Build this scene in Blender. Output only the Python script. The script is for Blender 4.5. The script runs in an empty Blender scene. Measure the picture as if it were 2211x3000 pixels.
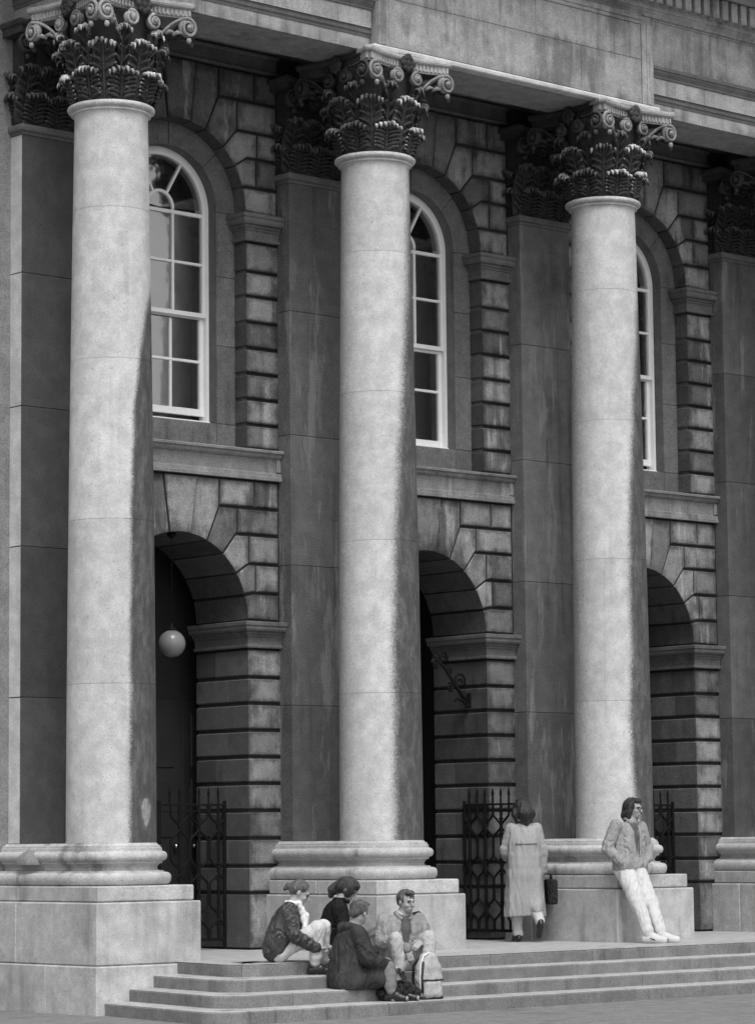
import bpy, bmesh, math, random
import numpy as np
from mathutils import Matrix, Vector
random.seed(7)
SC = bpy.context.scene
COL = SC.collection
# ------------------------------------------------------------------ camera
FPX, YAW, PIT, ROL = 8645.8, 0.7247, 0.1111, -0.0101      # focal length in pixels of a 2211x3000 frame
CAMP = Vector((-22.35, -25.2259, 1.2153))
d = Vector((math.sin(YAW)*math.cos(PIT), math.cos(YAW)*math.cos(PIT), math.sin(PIT)))
r = Vector((math.cos(YAW), -math.sin(YAW), 0)); u = r.cross(d)
r2 = r*math.cos(ROL)+u*math.sin(ROL); u2 = u*math.cos(ROL)-r*math.sin(ROL)
cam = bpy.data.cameras.new('camera'); camo = bpy.data.objects.new('camera', cam); COL.objects.link(camo)
camo.matrix_world = Matrix(((r2.x, u2.x, -d.x, CAMP.x), (r2.y, u2.y, -d.y, CAMP.y), (r2.z, u2.z, -d.z, CAMP.z), (0, 0, 0, 1)))
cam.sensor_fit = 'VERTICAL'; cam.sensor_height = 36.0; cam.lens = FPX*36/3000.0
cam.clip_start = 0.5; cam.clip_end = 900
SC.camera = camo
# ------------------------------------------------------------------ sky, sun, exposure (black-and-white film: the sky light is grey)
SUN_EL, SUN_AZ = math.radians(58), math.radians(210)      # azimuth measured clockwise from +Y
w = bpy.data.worlds.new('World'); SC.world = w; w.use_nodes = True
nt = w.node_tree; nt.nodes.clear()
sky = nt.nodes.new('ShaderNodeTexSky'); sky.sky_type = 'NISHITA'; sky.sun_disc = False
sky.sun_elevation = SUN_EL; sky.sun_rotation = SUN_AZ; sky.air_density = 1.0; sky.dust_density = 3.0
bw = nt.nodes.new('ShaderNodeRGBToBW'); bg = nt.nodes.new('ShaderNodeBackground'); wo = nt.nodes.new('ShaderNodeOutputWorld')
bg.inputs['Strength'].default_value = 0.15
nt.links.new(sky.outputs[0], bw.inputs[0]); nt.links.new(bw.outputs[0], bg.inputs['Color']); nt.links.new(bg.outputs[0], wo.inputs['Surface'])
sl = bpy.data.lights.new('sun', 'SUN'); sl.energy = 0.82; sl.angle = math.radians(22); sl.color = (1, 1, 1)
so = bpy.data.objects.new('sun', sl); COL.objects.link(so)
sd = Vector((math.sin(SUN_AZ)*math.cos(SUN_EL), math.cos(SUN_AZ)*math.cos(SUN_EL), math.sin(SUN_EL)))
so.rotation_euler = sd.to_track_quat('Z', 'Y').to_euler(); so.location = (0, -30, 40)
SC.view_settings.view_transform = 'Standard'; SC.view_settings.look = 'None'
SC.view_settings.exposure = 0.67; SC.view_settings.gamma = 1.0
SC.render.engine = 'CYCLES'; SC.cycles.max_bounces = 6; SC.cycles.diffuse_bounces = 4
SC.cycles.use_denoising = True
# ------------------------------------------------------------------ helpers
def link(o, parent=None):
    COL.objects.link(o)
    if parent is not None: o.parent = parent
    return o
def empty(name, loc=(0, 0, 0), rz=0.0, parent=None):
    o = bpy.data.objects.new(name, None); o.empty_display_size = .2
    o.location = loc; o.rotation_euler = (0, 0, rz); return link(o, parent)
def tag(o, label=None, cat=None, group=None, kind=None):
    for k, v in (('label', label), ('category', cat), ('group', group), ('kind', kind)):
        if v: o[k] = v
    return o
def newmesh(name, V, F, mat=None, smooth=False, attr=None):
    me = bpy.data.meshes.new(name); me.from_pydata([tuple(v) for v in V], [], [tuple(f) for f in F])
    if mat: me.materials.append(mat)
    if smooth: me.polygons.foreach_set('use_smooth', [True]*len(me.polygons))
    if attr:
        for k, vals in attr.items():
            a = me.attributes.new(k, 'FLOAT', 'POINT'); a.data.foreach_set('value', list(vals))
    me.update(); return me
def ob(name, me, parent=None, loc=(0, 0, 0), rot=(0, 0, 0), scale=(1, 1, 1), mat=None):
    o = bpy.data.objects.new(name, me); o.location = loc; o.rotation_euler = rot; o.scale = scale
    link(o, parent)
    if mat is not None:
        o.material_slots[0].link = 'OBJECT'; o.material_slots[0].material = mat
    return o
class MB:
    """collects shapes into one mesh"""
    def __init__(s): s.V = []; s.F = []
    def add(s, V, F):
        n = len(s.V); s.V += [tuple(v) for v in V]; s.F += [tuple(i+n for i in f) for f in F]; return s
    def mesh(s, name, mat, smooth=False): return newmesh(name, s.V, s.F, mat, smooth)
    def build(s, name, mat, parent=None, smooth=False, loc=(0, 0, 0), rot=(0, 0, 0)):
        return ob(name, s.mesh(name, mat, smooth), parent, loc, rot)
def cbox(x0, x1, y0, y1, z0, z1, c=0.01):
    """box with chamfered edges"""
    V = []; cx = (x0, x1); cy = (y0, y1); cz = (z0, z1); idx = {}
    for i in (0, 1):
        for j in (0, 1):
            for k in (0, 1):
                sx, sy, sz = (c if i == 0 else -c), (c if j == 0 else -c), (c if k == 0 else -c)
                for ax in range(3):
                    p = [cx[i]+sx, cy[j]+sy, cz[k]+sz]; p[ax] = (cx[i], cy[j], cz[k])[ax]
                    idx[(i, j, k, ax)] = len(V); V.append(p)
    g = lambda i, j, k, a: idx[(i, j, k, a)]
    F = []
    for s in (0, 1):
        f = [g(s, 0, 0, 0), g(s, 0, 1, 0), g(s, 1, 1, 0), g(s, 1, 0, 0)]; F.append(f if s == 0 else f[::-1])
        f = [g(0, s, 0, 1), g(1, s, 0, 1), g(1, s, 1, 1), g(0, s, 1, 1)]; F.append(f if s == 0 else f[::-1])
        f = [g(0, 0, s, 2), g(0, 1, s, 2), g(1, 1, s, 2), g(1, 0, s, 2)]; F.append(f if s == 0 else f[::-1])
    for a in (0, 1):
        for b in (0, 1):
            fl = (a+b) % 2
            e = [g(a, b, 0, 0), g(a, b, 0, 1), g(a, b, 1, 1), g(a, b, 1, 0)]; F.append(e if fl else e[::-1])
            e = [g(a, 0, b, 0), g(a, 0, b, 2), g(a, 1, b, 2), g(a, 1, b, 0)]; F.append(e[::-1] if fl else e)
            e = [g(0, a, b, 1), g(0, a, b, 2), g(1, a, b, 2), g(1, a, b, 1)]; F.append(e if fl else e[::-1])
    for i in (0, 1):
        for j in (0, 1):
            for k in (0, 1):
                t = [g(i, j, k, 0), g(i, j, k, 1), g(i, j, k, 2)]; F.append(t[::-1] if (i+j+k) % 2 == 0 else t)
    return V, F
def box(x0, x1, y0, y1, z0, z1):
    V = [(x, y, z) for x in (x0, x1) for y in (y0, y1) for z in (z0, z1)]
    F = [(0, 1, 3, 2), (4, 6, 7, 5), (0, 4, 5, 1), (2, 3, 7, 6), (0, 2, 6, 4), (1, 5, 7, 3)]
    return V, F
def loft(rings, close=True, cap0=False, cap1=False):
    n = len(rings[0]); V = [p for rg in rings for p in rg]; F = []
    for a in range(len(rings)-1):
        for i in range(n if close else n-1):
            j = (i+1) % n; F.append((a*n+i, a*n+j, (a+1)*n+j, (a+1)*n+i))
    if cap0: F.append(tuple(range(n))[::-1])
    if cap1: F.append(tuple((len(rings)-1)*n+i for i in range(n)))
    return V, F
def lathe(prof, n=64):
    return loft([[(rr*math.cos(2*math.pi*i/n), rr*math.sin(2*math.pi*i/n), z) for i in range(n)] for rr, z in prof], cap0=True, cap1=True)
def tube(pts, rad, n=8, cap=True):
    """round tube along points; rad a number or list"""
    pts = [Vector(p) for p in pts]; R = rad if isinstance(rad, (list, tuple)) else [rad]*len(pts); rings = []; nrm = None
    for i, p in enumerate(pts):
        t = (pts[min(i+1, len(pts)-1)]-pts[max(i-1, 0)]).normalized()
        if nrm is None:
            nrm = t.orthogonal().normalized()
        nrm = (nrm-t*nrm.dot(t)).normalized(); b = t.cross(nrm)
        rings.append([p+(nrm*math.cos(2*math.pi*k/n)+b*math.sin(2*math.pi*k/n))*R[i] for k in range(n)])
    return loft(rings, True, cap, cap)
def inset_poly(P, dist):
    n = len(P); out = []
    for i in range(n):
        p0, p1, p2 = Vector(P[i-1]), Vector(P[i]), Vector(P[(i+1) % n])
        a = (p1-p0); b = (p2-p1)
        if a.length < 1e-7 or b.length < 1e-7: out.append(tuple(p1)); continue
        a.normalize(); b.normalize()
        na, nb = Vector((-a.y, a.x)), Vector((-b.y, b.x)); da, db = dist[i-1], dist[i]
        det = na.x*nb.y-na.y*nb.x
        if abs(det) < .05: q = p1+(na*da+nb*db)*.5
        else:
            ra, rb = na.dot(p1)+da, nb.dot(p1)+db
            q = Vector(((ra*nb.y-rb*na.y)/det, (na.x*rb-nb.x*ra)/det))
        out.append(tuple(q))
    return out
def stone_prism(P, y0, y1, cham=.014, gap=.009, free=(), hgap=.018):
    """P: (x,z) outline seen from the front, counter-clockwise; edges in `free` are plain arrises without joint"""
    n = len(P); g = [0 if i in free else (hgap if abs(P[(i+1) % n][1]-P[i][1]) < .25*abs(P[(i+1) % n][0]-P[i][0]) else gap) for i in range(n)]; c = [0 if i in free else cham for i in range(n)]
    A = inset_poly(P, g); B = inset_poly(A, c)
    rings = [[(x, y0, z) for x, z in B], [(x, y0+cham*1.1, z) for x, z in A], [(x, y1, z) for x, z in A]]
    V, F = loft(rings, True); F = [f[::-1] for f in F]
    F.append(tuple(range(n))); F.append(tuple(2*n+i for i in range(n))[::-1])
    return V, F
def sweep(path, prof, closed=False, back=None):
    """profile (out,z) swept along a plan path; out is to the right of the direction of travel"""
    n = len(path); rings = []
    for i in range(n):
        p = Vector(path[i])
        if closed: a, b = Vector(path[i-1]), Vector(path[(i+1) % n])
        else: a, b = Vector(path[max(i-1, 0)]), Vector(path[min(i+1, n-1)])
        d1 = (p-a).normalized() if (p-a).length > 1e-6 else (b-p).normalized()
        d2 = (b-p).normalized() if (b-p).length > 1e-6 else d1
        n1, n2 = Vector((d1.y, -d1.x)), Vector((d2.y, -d2.x)); m = (n1+n2).normalized(); s = 1/max(.3, m.dot(n1))
        rings.append([(p.x+m.x*o*s, p.y+m.y*o*s, z) for o, z in prof])
    m = len(prof); V = [q for rg in rings for q in rg]; F = []
    for a in range(n if closed else n-1):
        b = (a+1) % n
        for i in range(m-1): F.append((a*m+i, b*m+i, b*m+i+1, a*m+i+1))
        F.append((a*m+m-1, b*m+m-1, b*m, a*m))
    if not closed:
        F.append(tuple(range(m))); F.append(tuple((n-1)*m+i for i in range(m))[::-1])
    return V, F
# ------------------------------------------------------------------ materials (all greys: a black-and-white photograph)
def N(nt, t, **kw):
    n = nt.nodes.new('ShaderNode'+t)
    for k, v in kw.items(): setattr(n, k, v)
    return n
def ramp(nt, src, p0, p1, v0=0., v1=1.):
    m = N(nt, 'MapRange', interpolation_type='SMOOTHSTEP'); m.inputs[1].default_value = p0; m.inputs[2].default_value = p1
    m.inputs[3].default_value = v0; m.inputs[4].default_value = v1; nt.links.new(src, m.inputs[0]); return m.outputs[0]
def mth(nt, op, a, b=None, c=None):
    m = N(nt, 'Math', operation=op)
    for i, x in enumerate((a, b, c)):
        if x is None: continue
        if isinstance(x, (int, float)): m.inputs[i].default_value = x
        else: nt.links.new(x, m.inputs[i])
    return m.outputs[0]
def noise(nt, vec, scale, det=3, rough=.55, stretch=None):
    if stretch:
        mp = N(nt, 'Mapping'); mp.inputs['Scale'].default_value = stretch; nt.links.new(vec, mp.inputs[0]); vec = mp.outputs[0]
    n = N(nt, 'TexNoise'); n.inputs['Scale'].default_value = scale; n.inputs['Detail'].default_value = det; n.inputs['Roughness'].default_value = rough
    nt.links.new(vec, n.inputs['Vector']); return n.outputs[0]
def lerp(nt, f, a, b):
    m = N(nt, 'Mix', data_type='FLOAT')
    for i, x in ((0, f), (2, a), (3, b)):
        if isinstance(x, (int, float)): m.inputs[i].default_value = x
        else: nt.links.new(x, m.inputs[i])
    return m.outputs[0]
def stone(name, base, soot=.06, soot_amt=.25, streak=.3, grain=.16, vary=.12, attr=None, bump=.25, rough=.9, cover=(.52, .68), blotch=1.3, pale=None, pale_amt=0., attr_soot=None, edge=0., sstretch=.10):
    m = bpy.data.materials.new(name); m.use_nodes = True; nt = m.node_tree; nt.nodes.clear()
    out = N(nt, 'OutputMaterial'); bs = N(nt, 'BsdfPrincipled'); bs.inputs['Roughness'].default_value = rough
    bs.inputs['Specular IOR Level'].default_value = .25
    geo = N(nt, 'NewGeometry'); P = geo.outputs['Position']; oi = N(nt, 'ObjectInfo')
    v = base
    n1 = noise(nt, P, blotch, 4, .6); n2 = noise(nt, P, 5.5, 4, .65); n3 = noise(nt, P, 70, 2, .7)
    st = noise(nt, P, 7., 4, .65, (1, 1, sstretch))
    v = lerp(nt, ramp(nt, n2, .3, .75), base*.84, base*1.14)
    v = mth(nt, 'MULTIPLY', v, ramp(nt, oi.outputs['Random'], 0, 1, 1-vary, 1+vary))
    # soot blotches and runs
    s = mth(nt, 'ADD', mth(nt, 'MULTIPLY', n1, .62), mth(nt, 'MULTIPLY', st, .38))
    f = mth(nt, 'MULTIPLY', ramp(nt, s, cover[0], cover[1]), soot_amt)
    v = lerp(nt, f, v, soot)
    f2 = mth(nt, 'MULTIPLY', ramp(nt, st, .55, .75), streak); v = lerp(nt, f2, v, mth(nt, 'MULTIPLY', v, .55))
    if pale is not None:
        n4 = noise(nt, P, 4.2, 5, .72, (1, 1, .16)); v = lerp(nt, mth(nt, 'MULTIPLY', ramp(nt, n4, .55, .66), pale_amt), v, pale)
    if edge:      # soot that has gathered along the joints of each stone
        tc = N(nt, 'TexCoord'); sx = N(nt, 'SeparateXYZ'); nt.links.new(tc.outputs['Generated'], sx.inputs[0])
        dx = mth(nt, 'MINIMUM', sx.outputs[0], mth(nt, 'SUBTRACT', 1., sx.outputs[0])); dz = mth(nt, 'MINIMUM', mth(nt, 'MULTIPLY', sx.outputs[2], .8), mth(nt, 'SUBTRACT', 1., sx.outputs[2]))
        dd = mth(nt, 'ADD', mth(nt, 'MINIMUM', dx, dz), mth(nt, 'MULTIPLY', mth(nt, 'SUBTRACT', noise(nt, P, 9., 4, .7), .5), .45))
        v = lerp(nt, mth(nt, 'MULTIPLY', ramp(nt, dd, .22, -.02), edge), v, mth(nt, 'MULTIPLY', v, .38))
    if attr is not None:      # crust of soot with its own outline, and painted column side shade, stored per vertex
        at = N(nt, 'Attribute', attribute_name=attr); e = mth(nt, 'ADD', at.outputs['Fac'], mth(nt, 'MULTIPLY', mth(nt, 'SUBTRACT', n2, .5), .07))
        e = mth(nt, 'ADD', e, mth(nt, 'MULTIPLY', mth(nt, 'SUBTRACT', n3, .5), .22))
        e = mth(nt, 'ADD', e, mth(nt, 'MULTIPLY', mth(nt, 'SUBTRACT', noise(nt, P, 24, 4, .75), .5), .16))
        fa = ramp(nt, e, .40, .62); crust = lerp(nt, ramp(nt, noise(nt, P, 9, 6, .8, (1, 1, .35)), .38, .74), (attr_soot or soot)*.75, (attr_soot or soot)*1.75)
        v = lerp(nt, fa, v, crust)
    # fine grain of the stone
    wn = noise(nt, P, 85, 1, .5)
    v = mth(nt, 'MULTIPLY', v, ramp(nt, wn, .28, .72, 1-grain*1.25, 1+grain*1.25))
    # dark pits
    pit = noise(nt, P, 38, 1, .4); v = mth(nt, 'MULTIPLY', v, ramp(nt, pit, .70, .76, 1., .7))
    cb = N(nt, 'CombineColor')
    for i in range(3): nt.links.new(v, cb.inputs[i])
    nt.links.new(cb.outputs[0], bs.inputs['Base Color'])
    bp = N(nt, 'Bump'); bp.inputs['Strength'].default_value = bump; bp.inputs['Distance'].default_value = .012
    nt.links.new(mth(nt, 'ADD', mth(nt, 'MULTIPLY', n2, .8), mth(nt, 'MULTIPLY', n3, .35)), bp.inputs['Height']); nt.links.new(bp.outputs[0], bs.inputs['Normal'])
    nt.links.new(bs.outputs[0], out.inputs[0]); return m
def plain(name, g, rough=.6, grain=.0, scale=60, spec=.3, bump=0., metal=0., folds=0., fscale=9, fstretch=(1, 1, .5), gstretch=None):
    m = bpy.data.materials.new(name); m.use_nodes = True; nt = m.node_tree; bs = nt.nodes['Principled BSDF']
    bs.inputs['Base Color'].default_value = (g, g, g, 1); bs.inputs['Roughness'].default_value = rough; bs.inputs['Specular IOR Level'].default_value = spec; bs.inputs['Metallic'].default_value = metal
    tc = N(nt, 'TexCoord'); P = tc.outputs['Object']
    rd = None
    if folds:
        nn = N(nt, 'TexNoise'); nn.inputs['Scale'].default_value = fscale; nn.inputs['Detail'].default_value = 3; nn.inputs['Distortion'].default_value = 1.1; mp = N(nt, 'Mapping'); mp.inputs['Scale'].default_value = fstretch
        nt.links.new(P, mp.inputs[0]); nt.links.new(mp.outputs[0], nn.inputs['Vector']); rd = mth(nt, 'ABSOLUTE', mth(nt, 'SUBTRACT', nn.outputs[0], .5))
    if grain or folds:
        n = noise(nt, P, scale, 3, .7, gstretch); n2 = noise(nt, P, scale*.12, 3, .6)
        v = mth(nt, 'MULTIPLY', g, ramp(nt, mth(nt, 'ADD', mth(nt, 'MULTIPLY', n, .5), mth(nt, 'MULTIPLY', n2, .5)), .25, .75, 1-grain, 1+grain))
        cb = N(nt, 'CombineColor')
        for i in range(3): nt.links.new(v, cb.inputs[i])
        nt.links.new(cb.outputs[0], bs.inputs['Base Color'])
    if bump or folds:
        h = mth(nt, 'MULTIPLY', noise(nt, P, scale, 2, .55, gstretch), bump*.3)
        if folds: h = mth(nt, 'ADD', h, mth(nt, 'MULTIPLY', ramp(nt, rd, 0., .13), folds*12))
        b = N(nt, 'Bump'); b.inputs['Strength'].default_value = 1.; b.inputs['Distance'].default_value = .02
        nt.links.new(h, b.inputs['Height']); nt.links.new(b.outputs[0], bs.inputs['Normal'])
    return m
M = {}
M['shaft'] = stone('washed_limestone', .545, soot=.28, soot_amt=.30, streak=.22, grain=.10, vary=.07, sstretch=.05, attr='soot', attr_soot=.095, bump=.16)
M['base'] = stone('worn_limestone', .48, soot=.13, soot_amt=.75, streak=.25, grain=.16, vary=.06, bump=.3)
M['plinth'] = stone('pedestal_limestone', .51, soot=.22, soot_amt=.5, streak=.3, grain=.12, vary=.09, bump=.25, edge=.25, cover=(.48, .66))
M['block'] = stone('rusticated_stone', .225, soot=.06, soot_amt=.75, streak=.4, grain=.2, vary=.42, bump=.45, pale=.46, pale_amt=.6, blotch=1.6, cover=(.48, .62), edge=.85)
M['joint'] = stone('sooty_joint', .05, soot=.02, soot_amt=.4, grain=.2)
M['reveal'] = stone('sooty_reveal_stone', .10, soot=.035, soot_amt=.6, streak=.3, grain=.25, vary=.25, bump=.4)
M['pilaster'] = stone('sooty_pilaster_stone', .125, soot=.05, soot_amt=.65, streak=.4, grain=.24, vary=.22, bump=.2, pale=.25, pale_amt=.6, blotch=.8, sstretch=.03)
M['pilaster_dark'] = stone('crusted_pilaster_stone', .075, soot=.04, soot_amt=.5, streak=.35, grain=.2, vary=.12, bump=.2, sstretch=.03)
M['wall'] = stone('sooty_wall_stone', .16, soot=.05, soot_amt=.5, streak=.3, grain=.2, vary=.1, bump=.25)
M['panel'] = stone('panel_stone', .25, soot=.08, soot_amt=.6, streak=.5, grain=.18, vary=.1, bump=.3, pale=.42, pale_amt=.5)
M['outer'] = stone('outer_wall_stone', .28, soot=.10, soot_amt=.4, streak=.3, grain=.18, vary=.12, bump=.2)
M['entab'] = stone('entablature_stone', .40, soot=.13, soot_amt=.7, edge=.3, streak=.25, grain=.16, vary=.05, bump=.22, cover=(.47, .62))
M['moulding'] = stone('sooty_or_shaded_moulding', .15, soot=.06, soot_amt=.5, streak=.2, grain=.2, vary=.05, bump=.25)
M['ledge'] = stone('washed_or_lit_stone', .58, soot=.25, soot_amt=.3, streak=.1, grain=.16, vary=.04, bump=.3)
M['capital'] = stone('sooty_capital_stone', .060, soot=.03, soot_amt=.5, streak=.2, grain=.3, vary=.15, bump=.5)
M['soffit'] = stone('soffit_stone', .30, soot=.07, soot_amt=.6, streak=.1, grain=.2, vary=.05, bump=.3)
M['tread'] = stone('worn_lit_tread_stone', .41, soot=.16, soot_amt=.65, streak=0., grain=.15, vary=.05, bump=.25)
M['step'] = stone('step_stone', .21, soot=.10, soot_amt=.6, streak=.5, grain=.16, vary=.10, bump=.3)
M['floor'] = stone('porch_paving', .42, soot=.22, soot_amt=.3, streak=.0, grain=.15, vary=.0, bump=.25)
M['ground'] = stone('gritty_paving', .21, soot=.10, soot_amt=.65, blotch=.9, streak=.0, grain=.25, vary=.0, bump=.5)
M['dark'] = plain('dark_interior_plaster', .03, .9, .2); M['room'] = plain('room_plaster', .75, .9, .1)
M['paint'] = plain('white_window_paint', .86, .45, .06, 25, .4)
M['iron'] = plain('black_iron', .010, .75, .3, 60, .12, .2)
M['door'] = plain('dark_varnished_door', .035, .4, .2, 30, .4)
M['brass'] = plain('brass_knob', .6, .2, 0, 10, .5, 0, 1.)
M['globe'] = plain('opal_glass_globe', .20, .25, .06, 40, .5)
M['curtain'] = plain('pale_curtain', .5, .9, .1, 30)
def glass():
    m = bpy.data.materials.new('window_glass'); m.use_nodes = True; nt = m.node_tree; nt.nodes.clear()
    o = N(nt, 'OutputMaterial'); mx = N(nt, 'MixShader'); tr = N(nt, 'BsdfTransparent'); gl = N(nt, 'BsdfGlossy'); lw = N(nt, 'LayerWeight')
    tr.inputs[0].default_value = (.9, .9, .9, 1); gl.inputs['Roughness'].default_value = .05; ge = N(nt, 'NewGeometry'); bp = N(nt, 'Bump'); bp.inputs['Strength'].default_value = .05; bp.inputs['Distance'].default_value = .05; nt.links.new(noise(nt, ge.outputs['Position'], 3.5, 2), bp.inputs['Height']); nt.links.new(bp.outputs[0], gl.inputs['Normal']); lw.inputs['Blend'].default_value = .22
    nt.links.new(mth(nt, 'ADD', lw.outputs['Fresnel'], .24), mx.inputs[0]); nt.links.new(tr.outputs[0], mx.inputs[1]); nt.links.new(gl.outputs[0], mx.inputs[2]); nt.links.new(mx.outputs[0], o.inputs[0]); return m
M['glass'] = glass()
# ------------------------------------------------------------------ dimensions
BAY = 3.791; COLX = [-BAY, 0.0, BAY, 2*BAY]; BAYX = [-BAY/2, BAY/2, 1.5*BAY]
GZ = -0.515                      # forecourt level; the porch floor is z = 0
YW = 1.25                        # face of the rusticated wall
RISE = .128
# ------------------------------------------------------------------ ground, porch floor, steps
def sheet(name, x0, x1, y0, y1, z, mat, n=1):
    V = [(x0, y0, z), (x1, y0, z), (x1, y1, z), (x0, y1, z)]
    return newmesh(name, V, [(0, 1, 2, 3)], mat)
tag(ob('ground', sheet('ground', -300, 300, -300, 300, GZ, M['ground'])), kind='structure')
XR = 13.2                        # right end of the steps, out of view
def step_outline(k):
    """plan of step k (0 = porch edge): from the pedestal, round the corner and along the front"""
    xl, xc, yf = -3.45-.31*k, -3.62-.36*k, -1.95-.345*k; rr = .30
    pts = [(xl, -.66)]
    for i in range(9):
        a = math.pi+ (math.pi/2)*i/8; pts.append((xc+rr+rr*math.cos(a), yf+rr+rr*math.sin(a)))
    pts.append((XR, yf)); return pts
fl = MB(); o0 = step_outline(0)
pts = o0+[(XR, 2.3), (-3.45, 2.3)]
n = len(pts); fl.add([(x, y, -.004) for x, y in pts], [tuple(range(n))])
tag(fl.build('porch_floor', M['floor']), kind='structure')
steps = tag(empty('steps'), kind='structure')
def path_cut(P, cuts):
    """split a polyline at arc lengths"""
    L = [0]
    for a, b in zip(P, P[1:]): L.append(L[-1]+math.dist(a, b))
    def at(s):
        for i in range(len(P)-1):
            if L[i] <= s <= L[i+1]+1e-9:
                t = (s-L[i])/max(1e-9, L[i+1]-L[i]); return (P[i][0]+(P[i+1][0]-P[i][0])*t, P[i][1]+(P[i+1][1]-P[i][1])*t)
        return P[-1]
    c = [0]+[x for x in cuts if x < L[-1]-.1]+[L[-1]]; out = []
    for a, b in zip(c, c[1:]):
        g = .0025; a2, b2 = a+g, b-g
        out.append([at(a2)]+[P[i] for i in range(len(P)) if a2+.01 < L[i] < b2-.01]+[at(b2)])
    return out
for k in range(4):
    P = step_outline(k); z1 = -RISE*k; z0 = z1-RISE-.03; rnd = random.Random(40+k)
    cuts = []; s = 1.0+.5*rnd.random()
    while s < 20: cuts.append(s); s += rnd.uniform(1.35, 2.1)
    prof = [(-.60, z0), (-.004, z0), (0, z1-.022), (-.007, z1-.007), (-.022, z1-(.0008 if k else .0)), (-.60, z1)]
    for seg in path_cut(P, cuts):
        # outward is on the right of the direction of travel here
        V, F = sweep(seg, prof); me = newmesh('step_stone', V, F, M['step']); me.materials.append(M['tread'])
        for p in me.polygons:
            if abs(p.normal.z) > .5: p.material_index = 1  # upward faces paler: wear, with light from above put into the colour
        ob('step_stone', me, steps)
# ------------------------------------------------------------------ the building
B = tag(empty('portico_building'), 'soot-stained stone portico building with giant Corinthian columns above rusticated arches', 'building')
# --- plinth course below the left end (socle)
def stonebox(name, par, mat, x0, x1, y0, y1, z0, z1, c=.012):
    cx, cy = (x0+x1)/2, (y0+y1)/2
    V, F = cbox(x0-cx, x1-cx, y0-cy, y1-cy, 0, z1-z0, c); return ob(name, newmesh(name, V, F, mat), par, (cx, cy, z0))
soc = stonebox('socle', B, M['plinth'], -4.485, -2.6, -.695, .20, GZ-.05, -.022, .014)
stonebox('socle_stone', soc, M['plinth'], -4.482, -2.6, .204, 1.3, GZ-.05, -.022, .014).matrix_parent_inverse = soc.matrix_basis.inverted()
stonebox('socle', B, M['outer'], -16, -4.47, 1.12, 1.6, GZ-.05, .0, .02)
# --- pedestals, bases, shafts
def shaft_r(z):
    t = max(0, min(1, (z-1.224)/7.85)); return .475-.0815*t**1.55
DR = [1.224, 2.88, 4.61, 6.32, 7.95, 8.985]
WASH = [  # per column: height -> offset (in radii, on the side turned right as one faces the portico from its left) where soot begins
    [(1.2, .47), (3.5, .50), (5.0, .54), (5.8, .62), (6.6, .80), (7.3, 1.1), (9, 1.3)],
    [(1.2, .30), (3.5, .31), (4.8, .40), (5.6, .52), (6.4, .66), (7.4, .80), (8.4, .92), (9, 1.0)],
    [(1.2, .62), (1.9, .42), (2.6, .36), (3.4, .44), (5.0, .46), (6.0, .60), (6.8, .72), (7.6, .9), (9, 1.2)],
    [(1.2, .4), (5, .5), (7, .8), (9, 1.2)]]
LEFT_SHADE = [-1.1, -.45, -.40, -.4]; SOFT = [1.7, .75, 1.0, 1.]
def drum_mesh(ci, z0, z1):
    n = 112; zs = np.linspace(z0+.0014, z1-.0014, max(3, int((z1-z0)/.06))); V = []; S = []; F = []
    sx, sy = math.cos(YAW), -math.sin(YAW)           # direction along which the crust's edge was measured
    wz, wv = zip(*WASH[ci])
    for k, z in enumerate(zs):
        rr = shaft_r(z)
        for i in range(n):
            a = 2*math.pi*i/n; c_, s_ = math.cos(a), math.sin(a); V.append((rr*c_, rr*s_, z))
            t = c_*sx+s_*sy; fr = -(c_*math.sin(YAW)+s_*math.cos(YAW)); edge = np.interp(z, wz, wv)+.010*math.sin(z*5.1+ci)+.008*math.sin(z*11.7+2*ci)
            if fr < 0: t = 2-t if t > 0 else -2-t
            s = .5+(t-edge)*SOFT[ci]
            if t < 0: s = max(s, .39+(LEFT_SHADE[ci]-t)*.17)  # left-edge soot, with the shaft's side shading put into the colour
            if ci == 0:      # a paler scar low on the crust
                q = max(0, 1-abs(z-1.53)/.30)*max(0, 1-abs(t-.82)/(.07+.16*max(0, min(1, (z-1.28)/.4)))); s = s*(1-min(1, q*2.2))+.515*min(1, q*2.2)
            if z > 8.75: s = max(s, .35+(z-8.75)*.25)
            S.append(max(0, min(1, s)))
    m = len(zs)
    for k in range(m-1):
        for i in range(n): F.append((k*n+i, k*n+(i+1) % n, (k+1)*n+(i+1) % n, (k+1)*n+i))
    return newmesh('drum', V, F, M['shaft'], True, {'soot': S})
ASTR = lathe([(.30, 8.98), (.392, 8.98), (.393, 8.995), (.400, 9.004), (.428, 9.010), (.430, 9.022), (.412, 9.027), (.412, 9.040), (.452, 9.046), (.466, 9.055), (.4726, 9.072), (.468, 9.090), (.452, 9.100), (.42, 9.105), (.3, 9.105)], 96)
CORE = loft([[(.385*math.cos(a), .385*math.sin(a), z) for a in np.linspace(0, 2*math.pi, 24, endpoint=False)] for z in (1.1, 9.02)])
am = MB(); am.add(*ASTR); am.add(*CORE); me_astr = am.mesh('astragal', M['ledge'], True); me_astr.set_sharp_from_angle(angle=math.radians(38))
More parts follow.
